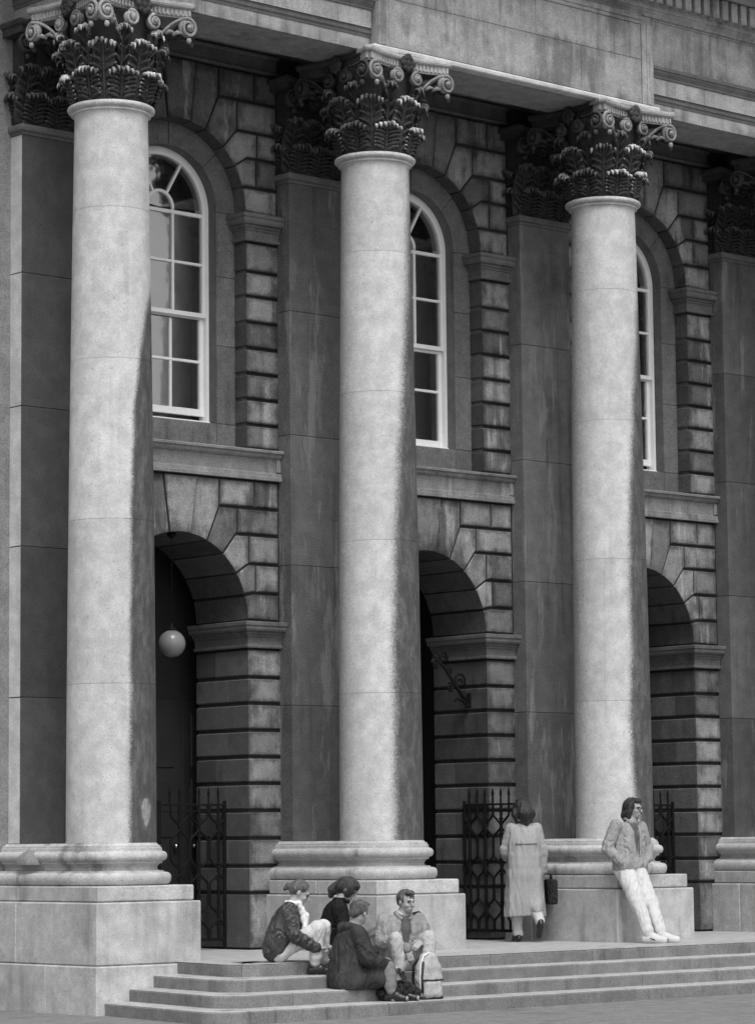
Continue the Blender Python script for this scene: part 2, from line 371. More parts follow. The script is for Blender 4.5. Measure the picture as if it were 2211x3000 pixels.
BP = [(.475, 1.224), (.482, 1.212), (.498, 1.200), (.515, 1.196), (.517, 1.176), (.530, 1.172), (.532, 1.140), (.548, 1.136), (.568, 1.126), (.582, 1.108), (.586, 1.083), (.580, 1.058), (.564, 1.042), (.540, 1.036), (.536, 1.034), (.536, 1.014), (.512, 1.008), (.492, .992), (.480, .970), (.482, .950), (.505, .938), (.548, .936), (.550, .922), (.585, .918), (.608, .908), (.622, .890), (.628, .862), (.622, .826), (.606, .800), (.575, .785)]
def half_plan(o, yb):
    """plan of the base: half round in front, straight flanks back to the wall"""
    return [(o, yb), ]+[(o*math.cos(a), o*math.sin(a)) for a in np.linspace(0, -math.pi, 49)]+[(-o, yb)]
def base_mesh():
    rings = []
    for o, z in BP[::-1]: rings.append([(x, y, z) for x, y in half_plan(o, YW+.03)][::-1])
    V, F = loft(rings, False, cap1=True); me = newmesh('column_base', V, F, M['base'], True); me.set_sharp_from_angle(angle=math.radians(32)); return me
me_base = base_mesh()
columns = []
def parent_abs(o, p):
    o.parent = p; o.matrix_parent_inverse = p.matrix_basis.inverted()
for ci, X in enumerate(COLX):
    co = ob('column', me_astr, B, (X, 0, 0)); columns.append(co)
    for z0, z1 in zip(DR, DR[1:]): ob('drum', drum_mesh(ci, z0, z1), co)
    bs = ob('column_base', me_base, co)
    # pedestal: lower stones and upper slab, running back to the wall
    pl = empty('pedestal', (X, 0, 0), 0, B)
    for nm, h, z0, z1, cuts in (('pedestal_stone', .6715, -.03 if ci else -.018, .620, (-.6715, .77, YW+.02)), ('slab_stone', .619, .625, .785, (-.619, .42 if ci % 2 else .80, YW+.02))):
        for a, b in zip(cuts, cuts[1:]):
            V, F = cbox(-h, h, a+(.002 if a > 0 else 0), b-.002, z0, z1, .014); ob(nm, newmesh(nm, V, F, M['plinth']), pl)
# weathered lump of stone where the first base has lost its moulding
lm = MB(); rl = random.Random(4)
lm.add(*loft([[(-.40-.05*math.sqrt(max(0, 1-q*q))*1.0-.11*math.sqrt(max(0, 1-q*q))*math.cos(a)*1.0, .70+.20*math.sqrt(max(0, 1-q*q))*math.sin(a)*(1+.1*rl.random()), 1.005+.155*q) for a in np.linspace(-math.pi/2, math.pi/2, 13)] for q in np.linspace(0, .999, 8)], False))
ob('weathered_lump', lm.mesh('weathered_lump', M['outer'], True), columns[0], (-.10, 0, 0))
# --- pilasters behind the columns
PZ = [1.224, 2.79, 4.42, 5.95, 7.42, 8.955]
PILM = [M['pilaster']]*4
for ci, X in enumerate(COLX):
    pi = empty('pilaster', (X, 1.14, 0), 0, B)
    for z0, z1 in zip(PZ, PZ[1:]):
        V, F = cbox(-.44, .44, -.105, .13, z0+.0015, z1-.0015, .006); ob('pilaster_stone', newmesh('pilaster_stone', V, F, M['pilaster' if ci else 'pilaster_dark']), pi)
    V, F = sweep([(-.44, .13), (-.44, -.105), (.44, -.105), (.44, .13)], [(-.1, 8.955), (.0, 8.957), (.012, 8.985), (.03, 8.99), (.045, 9.0), (.05, 9.03), (.045, 9.062), (.02, 9.072), (-.1, 9.075)])
    ob('necking', newmesh('necking', V, F, M['moulding']), pi)
    # lit flank of the first pilaster: its light painted as thin pale sheets
    if ci == 0:
        for z0, z1 in zip(PZ, PZ[1:]):
            V, F = box(-.4435, -.4405, -.095, .11, z0+.006, z1-.006); ob('facing', newmesh('facing', V, F, M['ledge']), pi)
# --- wall core with arched openings
def arch_wall(mb, half, zs, zbot, z0, z1, x0, x1, y0, y1, seg=28):
    """wall slab x0..x1, z0..z1 with an arched opening from zbot, springing at zs"""
    a = [math.pi*(1-i/seg) for i in range(seg+1)]; A = [(half*math.cos(t), zs+half*math.sin(t)) for t in a]
    for y, flip in ((y0, False), (y1, True)):
        V = []; F = []
        def quad(p): n = len(V); V.extend((x, y, z) for x, z in p); F.append(tuple(range(n, n+4)) if not flip else tuple(range(n, n+4))[::-1])
        quad([(x0, z0), (-half, z0), (-half, z1), (x0, z1)]); quad([(half, z0), (x1, z0), (x1, z1), (half, z1)])
        if zbot > z0: quad([(-half, z0), (half, z0), (half, zbot), (-half, zbot)])
        for p, q in zip(A, A[1:]): quad([p, q, (q[0], z1), (p[0], z1)])
        mb.add(V, F)
    R = [(-half, zbot)]+A+[(half, zbot)]; n = len(R)
    mb.add([(x, y0, z) for x, z in R]+[(x, y1, z) for x, z in R], [(i, i+1, n+i+1, n+i) for i in range(n-1)])
    if zbot > z0: mb.add([(-half, y0, zbot), (half, y0, zbot), (half, y1, zbot), (-half, y1, zbot)], [(0, 1, 2, 3)])
    mb.add([(x0, y0, z0), (x1, y0, z0), (x1, y1, z0), (x0, y1, z0), (x0, y0, z1), (x1, y0, z1), (x1, y1, z1), (x0, y1, z1)], [(0, 3, 2, 1), (4, 5, 6, 7), (0, 4, 7, 3), (1, 2, 6, 5)])
LC, UC, HW, YB, RB = 3.765, 8.57, .977, 1.477, 2.22     # arch centres, half width, window-band plane, depth of the passage
core = MB(); h = BAY/2
arch_wall(core, HW+.03, LC, -.2, -.2, 5.40, -h, h, YW+.045, RB)
me_core1 = core.mesh('wall_core', M['joint'])
core = MB(); arch_wall(core, HW+.025, UC, 5.76, 5.40, 11.4, -h, h, YW+.045, YB)
arch_wall(core, .705, UC, 6.063, 5.40, 11.4, -h, h, YB+.002, 1.95)
me_core2 = core.mesh('window_wall', M['wall']); me_core2.materials.append(M['joint'])
for p in me_core2.polygons:
    if p.center.y < YW+.05: p.material_index = 1
# --- rustication: every stone an object, shared between the bays
stones = []   # (mesh)
XE = 1.452    # right-hand edge of the stones, at the pilaster flank
def add_stone(V, F, mirror=True, nm='stone_block', mat='block'):
    for V2, F2 in ((V, F), ([(-x, y, z) for x, y, z in V], [f[::-1] for f in F])):
        me = newmesh(nm, V2, F2, M[mat]); stones.append(me)
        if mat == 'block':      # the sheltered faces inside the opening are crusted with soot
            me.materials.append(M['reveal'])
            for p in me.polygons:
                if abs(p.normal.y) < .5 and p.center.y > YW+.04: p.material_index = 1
        if not mirror: break
def jamb(z0, z1, y0, y1, x0=HW, x1=XE, c=.014, frontc=True):
    g = .019; rings = []
    for z, s in ((z0+g, c), (z0+g+c, 0), (z1-g-c*.9, 0), (z1-g, c)):
        rings.append([(x0+s, y0+(s if frontc else 0), z), (x1-s*.3, y0+(s if frontc else 0), z), (x1-s*.3, y1, z), (x0+s, y1, z)])
    return loft(rings, True, True, True)
LZ = [.0, .640, .945, 1.262, 1.578, 1.890, 2.195, 2.502, 2.810, 3.112, 3.448]
for i, (z0, z1) in enumerate(zip(LZ, LZ[1:])):
    cc = .014 if i > 0 else .006
    sp = (1.62, 1.86)[i % 2]
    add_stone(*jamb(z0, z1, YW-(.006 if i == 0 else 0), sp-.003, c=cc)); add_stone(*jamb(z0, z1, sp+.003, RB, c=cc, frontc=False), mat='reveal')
UZ = [5.77, 6.060, 6.358, 6.660, 6.960, 7.268, 7.575, 7.868, 8.225]
for i, (z0, z1) in enumerate(zip(UZ, UZ[1:])):
    add_stone(*jamb(z0, z1, YW, YB+.02))
def arch_stones(cz, ang, lev, bend, joint, keyh, ysof, rows):
    R = HW
    def arc(a0, a1, n=5): return [(R*math.cos(math.radians(a0+(a1-a0)*i/n)), cz+R*math.sin(math.radians(a0+(a1-a0)*i/n))) for i in range(n+1)]
    for i in range(5):
        A = arc(ang[i], ang[i+1])            # from low to high along the intrados
        bot = [(bend[i], lev[i])] if i else []
        if i == 0: P = [A[0], (XE, lev[0]), (XE, lev[1]), (bend[1], lev[1])]+A[:0:-1]
        elif i < 4: P = [A[0], (bend[i], lev[i]), (joint[i], lev[i]), (joint[i], lev[i+1]), (bend[i+1], lev[i+1])]+A[:0:-1]
        else: P = [A[0], (bend[4], lev[4]), (joint[4], lev[4]), (joint[4], lev[5]), (keyh[1], lev[5])]+A[:0:-1]
        # remove doubles
        Q = [P[0]]
        for p in P[1:]:
            if math.dist(p, Q[-1]) > .004: Q.append(p)
        nfree = len(A)-1; n = len(Q)
        V, F = stone_prism(Q, YW, ysof, .014, .010, free=set(range(n-nfree, n)))
        add_stone(V, F, nm='voussoir')
    A = arc(ang[5], 180-ang[5], 6); P = [A[-1]]+A[-2::-1]; P = A[::-1]+[(keyh[1], lev[5]), (-keyh[1], lev[5])]
    V, F = stone_prism(P, YW-.018, ysof, .014, .006, free=set(range(0, 6))); add_stone(V, F, False, 'keystone')
    for (xa, xb, za, zb) in rows:
        V, F = stone_prism([(xa, za), (xb, za), (xb, zb), (xa, zb)], YW, YW+.10, .014, .010); add_stone(V, F)
L5 = [3.755, 4.086, 4.425, 4.763, 5.074, 5.405]
arch_stones(LC, [0, 17.2, 33.5, 50.8, 66.4, 81.2], L5, [0, 1.069, .995, .813, .571], [0, 1.105, 1.008, .838, .574], (.148, .242), RB,
            [(1.105, XE, L5[1], L5[2]), (1.008, XE, L5[2], L5[3]), (.838, XE, L5[3], L5[4]), (.574, 1.094, L5[4], L5[5]), (1.094, XE, L5[4], L5[5])])
U5 = [8.545, 8.872, 9.222, 9.535, 9.902, 10.262]
arch_stones(UC, [0, 17.2, 33.0, 48.5, 66.5, 80.5], U5, [0, .990, 1.004, .856, .579], [0, 1.14, 1.16, .862, .585], (.162, .247), YB+.02,
            [(1.14, XE, U5[1], U5[2]), (1.16, XE, U5[2], U5[3]), (.862, XE, U5[3], U5[4]), (.585, 1.12, U5[4], U5[5]), (1.12, XE, U5[4], U5[5])])
# --- mouldings of a bay
def mirror(V, F): return [(-x, y, z) for x, y, z in V], [f[::-1] for f in F]
IMP = lambda z0, z1: [(-.05, z0), (.040, z0), (.046, z0+.014), (.044, z0+.034), (.022, z0+.042), (.022, z0+.085), (.026, z0+.12), (.040, z0+.128), (.042, z0+.150), (.060, z0+.156), (.066, z0+.175), (.066, z0+.186), (.105, z0+.192), (.118, z0+.215), (.118, z1-.052), (.132, z1-.045), (.136, z1-.006), (.128, z1), (-.05, z1)]
bay_parts = []
def imp(y1, z0, z1, nm):
    V, F = sweep([(HW, y1), (HW, YW), (XE+.0, YW)], IMP(z0, z1)); V2, F2 = [(x, y, z) for x, y, z in V], F
    # outward must point into the opening and to the front
    return V2, F2
for (y1, z0, z1) in ((RB, 3.452, 3.752), (YB+.02, 8.229, 8.541)):
    # travelling from the back of the reveal to the front then along the wall, outward lies to the right
    V, F = imp(y1, z0, z1, 'impost')
    bay_parts.append(newmesh('impost', V, F, M['moulding'])); bay_parts.append(newmesh('impost', *mirror(V, F), M['moulding']))
# sill panel between the storeys
def strip(x0, x1, prof): return sweep([(x0, YW), (x1, YW)], prof)
e = 1.452
pan = MB(); pan.add(*cbox(-e, e, YW-.012, YW+.06, 5.412, 5.735, .004)); me_pan = pan.mesh('sill_panel', M['panel'])
fr = []
fr.append(strip(-e, e, [(-.02, 5.410), (.052, 5.410), (.056, 5.445), (.046, 5.45), (.046, 5.492), (.02, 5.505), (-.02, 5.505)]))
fr.append(strip(-e, e, [(-.02, 5.668), (.03, 5.670), (.056, 5.69), (.062, 5.722), (.095, 5.728), (.100, 5.752), (.085, 5.762), (-.02, 5.768)]))
pan_bits = [newmesh('panel_rail', *fr[0], M['panel']), newmesh('panel_ledge', *fr[1], M['panel'])]
for s in (-1, 1):
    V, F = cbox(s*e-.03-s*.03, s*e+.03-s*.03, YW-.045, YW+.02, 5.506, 5.667, .01); pan_bits.append(newmesh('panel_stile', V, F, M['panel']))
# flat band round the window: jamb stones and a plain arch ring (its face is the window wall), window sill stone
def half_ring(r0, r1, cz, y0, y1, a0, a1, n=10):
    V = []; F = []
    for i in range(n+1):
        t = math.radians(a0+(a1-a0)*i/n); c_, s_ = math.cos(t), math.sin(t)
        for rr in (r0, r1):
            for y in (y0, y1): V.append((rr*c_, y, cz+rr*s_))
    for i in range(n):
        b = i*4; c2 = b+4
        F += [(b, b+2, c2+2, c2), (b+1, c2+1, c2+3, b+3), (b, c2, c2+1, b+1), (b+2, b+3, c2+3, c2+2)]
    F += [(0, 1, 3, 2), (n*4, n*4+2, n*4+3, n*4+1)]
    return V, F
band = []
for (a0, a1) in ((.3, 44.5), (45, 89.4), (90.6, 135), (135.5, 179.7)):
    band.append(newmesh('band_stone', *half_ring(.705, .99, UC, YB-.012, YB+.05, a0, a1), M['wall']))
for s in (-1, 1):
    for z0, z1 in ((6.066, 6.98), (6.985, 7.80), (7.805, 8.565)):
        x0, x1 = sorted((s*.705, s*.975)); band.append(newmesh('band_stone', *cbox(x0, x1, YB-.012, YB+.05, z0, z1, .004), M['wall']))
band.append(newmesh('band_stone', *cbox(-.975, .70, YB-.012, YB+.05, 5.775, 6.061, .004), M['wall']))
band.append(newmesh('band_stone', *cbox(.705, .975, YB-.012, YB+.05, 5.775, 6.061, .004), M['wall']))
# --- sash window: frame, two sashes, glazing bars, panes
YF = 1.612
def rect_ring(x0, x1, z0, z1, wd, y0, y1):
    mb = MB()
    for b in ((x0, x0+wd, z0, z1), (x1-wd, x1, z0, z1), (x0+wd, x1-wd, z0, z0+wd), (x0+wd, x1-wd, z1-wd, z1)): mb.add(*box(b[0], b[1], y0, y1, b[2], b[3]))
    return mb
def window_parts(raised):
    """returns list of (name, mesh, [subparts])"""
    P = []
    f = MB()
    f.add(*half_ring(.612, .704, UC, YF, YF+.14, 0, 180, 40))
    for s in (-1, 1):
        x0, x1 = sorted((s*.662, s*.704)); f.add(*cbox(x0, x1, YF-.003, YF+.14, 6.066, UC, .004))
    f.add(*cbox(-.704, .704, YF-.02, YF+.14, 6.050, 6.098, .006))
    frame = f.mesh('frame', M['paint'])
    up = MB(); y0, y1 = YF+.006, YF+.045
    for s in (-1, 1):
        x0, x1 = sorted((s*.612, s*.660)); up.add(*box(x0, x1, y0, y1, 7.345, UC))
    up.add(*cbox(-.66, .66, y0-.004, y1, 7.318, 7.372, .004))
    upper = up.mesh('upper_sash', M['paint'])
    bars = []
    for s in (-1, 1): bars.append(cbox(s*.188-.017, s*.188+.017, y0+.003, y1, 7.372, UC, .005))
    for z, hh in ((7.946, .016), (8.530, .022)): bars.append(cbox(-.614, .614, y0+.001, y1-.002, z-hh, z+hh, .005))
    bars.append(half_ring(.172, .206, UC, y0+.003, y1, 0, 180, 20))
    for s in (60, 120):
        c_, s_ = math.cos(math.radians(s)), math.sin(math.radians(s)); px_, pz_ = -s_, c_; hw = .014; q = []
        for rr in (.20, .625):
            for t in (-hw, hw): q.append((rr*c_+px_*t, UC+rr*s_+pz_*t))
        V = [(x, y, z) for y in (y0+.003, y1) for x, z in q]; bars.append((V, [(0, 2, 3, 1), (4, 5, 7, 6), (0, 1, 5, 4), (2, 6, 7, 3), (0, 4, 6, 2), (1, 3, 7, 5)]))
    lz = .062 if raised else 0.0; lo = MB(); a0, a1 = YF+.055, YF+.095; zb = 6.100+lz
    for s in (-1, 1):
        x0, x1 = sorted((s*.607, s*.664)); lo.add(*box(x0, x1, a0, a1, zb, 7.318))
    lo.add(*cbox(-.607, .607, a0, a1, zb, zb+.082, .005)); lo.add(*box(-.607, .607, a0, a1, 7.285+lz*.3, 7.34))
    lower = lo.mesh('lower_sash', M['paint']); lbars = []
    for s in (-1, 1): lbars.append(cbox(s*.188-.017, s*.188+.017, a0+.003, a1, zb+.082, 7.285, .005))
    lbars.append(cbox(-.607, .607, a0+.001, a1-.002, 6.801-.016, 6.801+.016, .005))
    panes_u = []; xs = [(-.612, -.205), (-.171, .171), (.205, .612)]
    for z0, z1 in ((7.372, 7.930), (7.962, 8.508)):
        for x0, x1 in xs: panes_u.append(box(x0-.004, x1+.004, y1-.012, y1-.009, z0-.004, z1+.004))
    for a0_, a1_ in ((2.5, 58.2), (61.8, 118.2), (121.8, 177.5)): panes_u.append(half_ring(.202, .616, UC, y1-.012, y1-.009, a0_, a1_, 12))
    panes_u.append(half_ring(.002, .176, UC, y1-.012, y1-.009, 7, 173, 10))
    panes_l = []
    for z0, z1 in ((zb+.082, 6.785), (6.817, 7.285)):
        for x0, x1 in xs: panes_l.append(box(x0-.004, x1+.004, a1-.016, a1-.013, z0-.004, z1+.004))
    mk = lambda nm, L, mt: [newmesh(nm, V, F, mt) for V, F in L]
    return frame, upper, lower, mk('glazing_bar', bars+lbars, M['paint']), mk('pane', panes_u+panes_l, M['glass'])
WIN = {True: window_parts(True), False: window_parts(False)}
for bi, X in enumerate(BAYX):
    c1 = ob('wall_core', me_core1, B, (X, 0, 0)); c2 = ob('window_wall', me_core2, B, (X, 0, 0))
    for me in stones:
        zc = sum(v.co.z for v in me.vertices)/len(me.vertices)
        ob(me.name.split('.')[0], me, c1 if zc < 5.41 else c2)
    for me in bay_parts: ob(me.name.split('.')[0], me, c1 if me.vertices[0].co.z < 5 else c2)
    pn = ob('sill_panel', me_pan, B, (X, 0, 0))
    for me in pan_bits: ob(me.name.split('.')[0], me, pn)
    for me in band: ob(me.name.split('.')[0], me, c2)
    fm, us, ls, gb, pa = WIN[bi != 1]
    wn = ob('window', fm, B, (X, 0, 0)); ob('upper_sash', us, wn); ob('lower_sash', ls, wn)
    for me in gb: ob('glazing_bar', me, wn)
    for me in pa: ob('pane', me, wn)
    # fillets on the wall under the portico ceiling
    V, F = cbox(-e, e, YW-.004, YW+.06, 10.300, 10.515, .004); ob('wall_frieze', newmesh('wall_frieze', V, F, M['wall']), c2)
    for z0, z1, o in ((10.268, 10.298, .045), (10.45, 10.49, .06)):
        V, F = strip(-e, e, [(-.03, z0), (o*.8, z0), (o, z0+.008), (o, z1-.006), (o*.8, z1), (-.03, z1)]); ob('wall_fillet', newmesh('wall_fillet', V, F, M['wall']), c2)
# --- outer walls beside the portico, rooms behind
for nm, x0, x1 in (('outer_wall', -16.0, -BAY*1.5+.0), ('outer_wall', 2.5*BAY, 22.0)):
    ow = ob(nm, newmesh(nm, *box(x0, x1, YW+.06, 1.9, GZ, 11.6), M['outer']), B)
    zl = [0., .95, 1.62, 2.33, 3.42, 4.52, 5.60, 6.72, 7.84, 8.96, 10.1, 11.4]
    for k, (z0, z1) in enumerate(zip(zl, zl[1:])):
        xx = x0+(.6 if k % 2 else 1.3)-1.6
        while xx < x1:
            a, b = max(x0, xx), min(x1, xx+1.62); xx += 1.62
            if b-a > .05 and b > -8 and a < 12: ob('wall_stone', newmesh('wall_stone', *cbox(a+.002, b-.002, YW+.045-.045*(1 if x0 < 0 else 1), YW+.07, z0+.002, z1-.002, .004), M['outer']), ow)
# gaps of wall between pilaster 1 / 4 and the outer walls
for X in (COLX[0]-BAY/2+.0, COLX[3]+BAY/2):
    ob('wall_core', newmesh('wall_core', *box(X-BAY/2+.1, X+BAY/2-.1, YW+.002, 1.9, -.2, 11.4), M['outer']), B)
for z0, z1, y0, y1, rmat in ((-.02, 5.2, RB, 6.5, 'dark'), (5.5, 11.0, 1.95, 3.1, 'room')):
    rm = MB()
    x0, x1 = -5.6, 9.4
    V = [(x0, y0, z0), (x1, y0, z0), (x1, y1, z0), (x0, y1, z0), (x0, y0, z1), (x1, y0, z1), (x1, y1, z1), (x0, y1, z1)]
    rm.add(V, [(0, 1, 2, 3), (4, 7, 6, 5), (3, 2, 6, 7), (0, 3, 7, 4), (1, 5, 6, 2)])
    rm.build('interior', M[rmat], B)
ob('roof', newmesh('roof', *box(-16, 22, -.3, 7, 11.95, 12.15), M['dark']), B)
ob('portico_ceiling', newmesh('portico_ceiling', *box(-4.1, 7.9, .30, 1.4, 10.52, 10.6), M['soffit']), B)
# --- entablature
XA, XB_, YE = COLX[0]-.40, COLX[3]+.40, -.40
en = ob('entablature', newmesh('entablature', *box(XA+.02, XB_-.02, YE+.02, .36, 10.242, 11.9), M['soffit']), B)
ARC = [(-.06, 10.240), (0, 10.240), (.0, 10.395), (.010, 10.398), (.014, 10.425), (.030, 10.440), (.034, 10.462), (.022, 10.470), (.026, 10.490), (.044, 10.500), (.044, 10.502), (.040, 10.512), (.040, 10.705), (.055, 10.712), (.06, 10.735), (.088, 10.775), (.095, 10.80), (.108, 10.805), (.112, 10.842), (.10, 10.853), (.03, 10.868), (-.06, 10.868)]
FRZ = [(-.06, 10.870), (.02, 10.870), (.02, 11.440), (-.06, 11.440)]
BED = [(-.06, 11.442), (.03, 11.442), (.035, 11.462), (.06, 11.470), (.075, 11.505), (.11, 11.545), (.125, 11.55), (.13, 11.575), (.14, 11.58), (.14, 11.86), (.27, 11.875), (.30, 11.90), (.34, 11.905), (.74, 11.915), (.74, 12.12), (.80, 12.15), (.85, 12.25), (-.06, 12.25)]
def ent(path, prof, nm, mat, cuts):
    for seg in path_cut(path, cuts):
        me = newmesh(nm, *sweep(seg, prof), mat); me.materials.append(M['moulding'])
        for p in me.polygons:      # small mouldings darker: kept soot, and their shade painted into the colour
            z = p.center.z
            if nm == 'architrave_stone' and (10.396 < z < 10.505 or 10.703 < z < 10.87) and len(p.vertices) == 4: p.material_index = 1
        ob(nm, me, en)
left = [(XA, 1.25), (XA, YE), (-.42, YE)]; right = [(4.21, YE), (XB_, YE), (XB_, 1.25)]
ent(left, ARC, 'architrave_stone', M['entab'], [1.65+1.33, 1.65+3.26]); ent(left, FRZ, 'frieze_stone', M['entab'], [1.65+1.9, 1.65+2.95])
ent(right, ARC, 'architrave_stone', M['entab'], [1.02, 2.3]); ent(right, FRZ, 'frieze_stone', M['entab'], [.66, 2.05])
full = [(XA, 1.25), (XA, YE), (XB_, YE), (XB_, 1.25)]
ent(full, BED, 'cornice_stone', M['entab'], [1.65+1.2*k for k in range(1, 10)])
me_den = newmesh('dentil', *cbox(-.058, .058, -.265, -.13, 11.602, 11.850, .006), M['entab'])
x = -4.0
while x < 7.9: ob('dentil', me_den, en, (x, YE, 0)); x += .1745
# inscription-free tablet over the middle bay: two courses of ashlar in a raised frame
tb = ob('tablet', newmesh('tablet', *box(-.40, 4.19, -.50, YE+.1, 10.30, 11.44), M['entab']), en)
for z0, z1, xs in ((10.312, 10.868, (-.19, 1.02, 2.92, 3.985)), (10.872, 11.318, (-.19, .52, 2.15, 3.22, 3.985))):
    for a, b in zip(xs, xs[1:]): ob('tablet_stone', newmesh('tablet_stone', *cbox(a+.002, b-.002, -.522, -.49, z0, z1, .004), M['entab']), tb)
FRM = [(-.02, 0), (.030, 0), (.034, .03), (.020, .034), (.022, .085), (.040, .09), (.048, .13), (.03, .15), (.034, .20), (-.02, .20)]
def frame_bar(p0, p1, inward):
    """moulded bar in the tablet plane; profile runs from the field outwards"""
    V = []; (x0, z0), (x1, z1) = p0, p1; dx, dz = inward
    for x, z in (p0, p1):
        for o, t in FRM: V.append((x+dx*t, -.50-o, z+dz*t))
    m = len(FRM); F = [(i, i+1, m+i+1, m+i) for i in range(m-1)]+[(m-1, 0, m, 2*m-1), tuple(range(m)), tuple(range(m, 2*m))[::-1]]
    return V, F
for p0, p1, dr in (((-.195, 10.31), (-.195, 11.33), (-1, 0)), ((3.99, 10.31), (3.99, 11.33), (1, 0)), ((-.195, 11.322), (3.99, 11.322), (0, .6))):
    ob('tablet_frame', newmesh('tablet_frame', *frame_bar(p0, p1, dr), M['entab']), tb)
V, F = sweep([(-.45, YE), (-.45, -.52), (4.24, -.52), (4.24, YE)], [(-.10, 10.232), (.02, 10.232), (.034, 10.244), (.036, 10.275), (.02, 10.298), (-.10, 10.312)])
ob('tablet_sill', newmesh('tablet_sill', V, F, M['ledge']), tb)
# ------------------------------------------------------------------ Corinthian capitals
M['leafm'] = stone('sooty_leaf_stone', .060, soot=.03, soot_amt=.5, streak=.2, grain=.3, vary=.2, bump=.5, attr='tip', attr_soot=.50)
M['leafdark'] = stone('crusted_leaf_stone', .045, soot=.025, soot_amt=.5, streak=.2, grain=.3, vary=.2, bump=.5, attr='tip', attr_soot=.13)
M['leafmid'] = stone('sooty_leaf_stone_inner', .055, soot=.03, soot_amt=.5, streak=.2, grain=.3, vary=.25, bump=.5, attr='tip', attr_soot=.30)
M['scroll'] = stone('worn_scroll_stone', .33, soot=.05, soot_amt=.75, streak=.1, grain=.25, vary=.2, bump=.3, cover=(.45, .6))
M['scroll_dark'] = stone('sooty_scroll_stone', .06, soot=.03, soot_amt=.5, streak=.1, grain=.25, vary=.2, bump=.3)
M['abacus'] = stone('worn_abacus_stone', .40, soot=.10, soot_amt=.5, streak=.1, grain=.22, vary=.1, bump=.3)
CZ = 9.10
def bell_r(z):                                   # z above the astragal
    t = max(0, min(1, z/1.0)); return .385+.03*t+.11*t**3.2
def leaf_mesh(H, W, out, seed, name='leaf', pairs=6):
    """acanthus leaf: a blade up the bell, ribbed side lobes, and a fringe of fingers curling over at the top"""
    rnd = random.Random(seed); V = []; F = []; T = []
    def put(V2, F2, T2):
        n = len(V); V.extend(tuple(v) for v in V2); F.extend(tuple(i+n for i in f) for f in F2); T.extend(T2)
    def path(q):
        z = H*q; return bell_r(z)+.016+.022*math.sin(min(1, q)*math.pi*.5)+out*.55*q**2.6, z
    def lobe(pts, rad, tip):
        V2, F2 = tube(pts, rad, 6); T2 = []
        for t in tip: T2 += [t]*6
        # flatten sideways so that lobes read as carved ribs
        put(V2, F2, T2)
    rings = []; ns, nt_ = 10, 7
    for i in range(ns+1):
        q = .94*i/ns; rr, z = path(q); wd = W*(.74+.26*math.sin(min(1, q/.8)*math.pi*.8)); f = []; bk = []
        for j in range(nt_):
            t = -1+2*j/(nt_-1); f.append((rr+.012*(1-t*t)-.020*t*t, t*wd/2, z)); bk.append((rr-.03, t*wd/2*.96, z))
        rings.append(f+bk[::-1])
    V2, F2 = loft(rings, True, True, True); put(V2, F2, [.0]*len(V2))
    rr, z = path(0); lobe([(path(q)[0]+.016, 0, path(q)[1]) for q in (.02, .25, .5, .75, .95)], [.012, .015, .014, .013, .012], [.1, .12, .2, .2, .3])
    for k in range(pairs):
        q0 = .06+.70*k/(pairs-1); L = .30-.02*k; w1 = W*(.54-.02*abs(k-pairs*.4))
        for sg in (-1, 1):
            pts = []
            for u_ in (0, .35, .7, 1.0):
                q = q0+L*.62*u_**.8; r_, z_ = path(min(1, q)); pts.append((r_+.010+.018*math.sin(u_*math.pi*.8)+.012*u_*rnd.random(), sg*(.012+(w1-.012)*u_**1.15), z_-.012*u_*u_))
            j = rnd.uniform(.85, 1.15); lobe(pts, [.011*j, .019*j, .020*j, .008], [.08, .15, .28, .46+.10*rnd.random()])
    rt, zt = path(1.0); nf = 7
    for k in range(nf):
        t = -1+2*k/(nf-1); y = t*W*.50+rnd.uniform(-.008, .008); dz = -.045*t*t+rnd.uniform(-.016, .010); ro = rnd.uniform(-.016, .012)-.022*abs(t); r3, z3 = path(.72); r4, z4 = path(.88); cv = .050+out*.10
        pts = [(r3+.006, y*.55, z3), (r4+.012, y*.80, z4+dz*.5), (rt+.012+ro, y*.95, zt-.016+dz), (rt+.036+ro, y*1.0, zt-.002+dz), (rt+cv+.020+ro, y*1.03, zt-.016+dz), (rt+cv+.030+ro, y*1.06, zt-.050+dz), (rt+cv+.022+ro, y*1.08, zt-.085+dz)]
        j = rnd.uniform(.72, 1.08); tt = rnd.uniform(.75, 1.08); lobe(pts, [.010*j, .019*j, .020*j, .020*j, .018*j, .013*j, .004], [.05, .15*tt, .46*tt, .66*tt, .66*tt, .54*tt, .38*tt])
    return newmesh(name, V, F, M['leafm'], True, {'tip': T})
LEAF1 = [leaf_mesh(.345, .285, .10, s) for s in (1, 2, 3)]
LEAF2 = [leaf_mesh(.640, .270, .13, s) for s in (4, 5, 6)]
LEAFF = leaf_mesh(.60, .22, .02, 9)
LEAF3 = [leaf_mesh(.800, .150, .10, s) for s in (7, 8)]
def spiral(cx, cz, r0, turns, start, sgn, n=46):
    pts = []
    for i in range(n+1):
        q = i/n; a = start+sgn*turns*2*math.pi*q; rr = r0*(1-q)**.85+.006; pts.append((cx+rr*math.cos(a), cz+rr*math.sin(a)))
    return pts
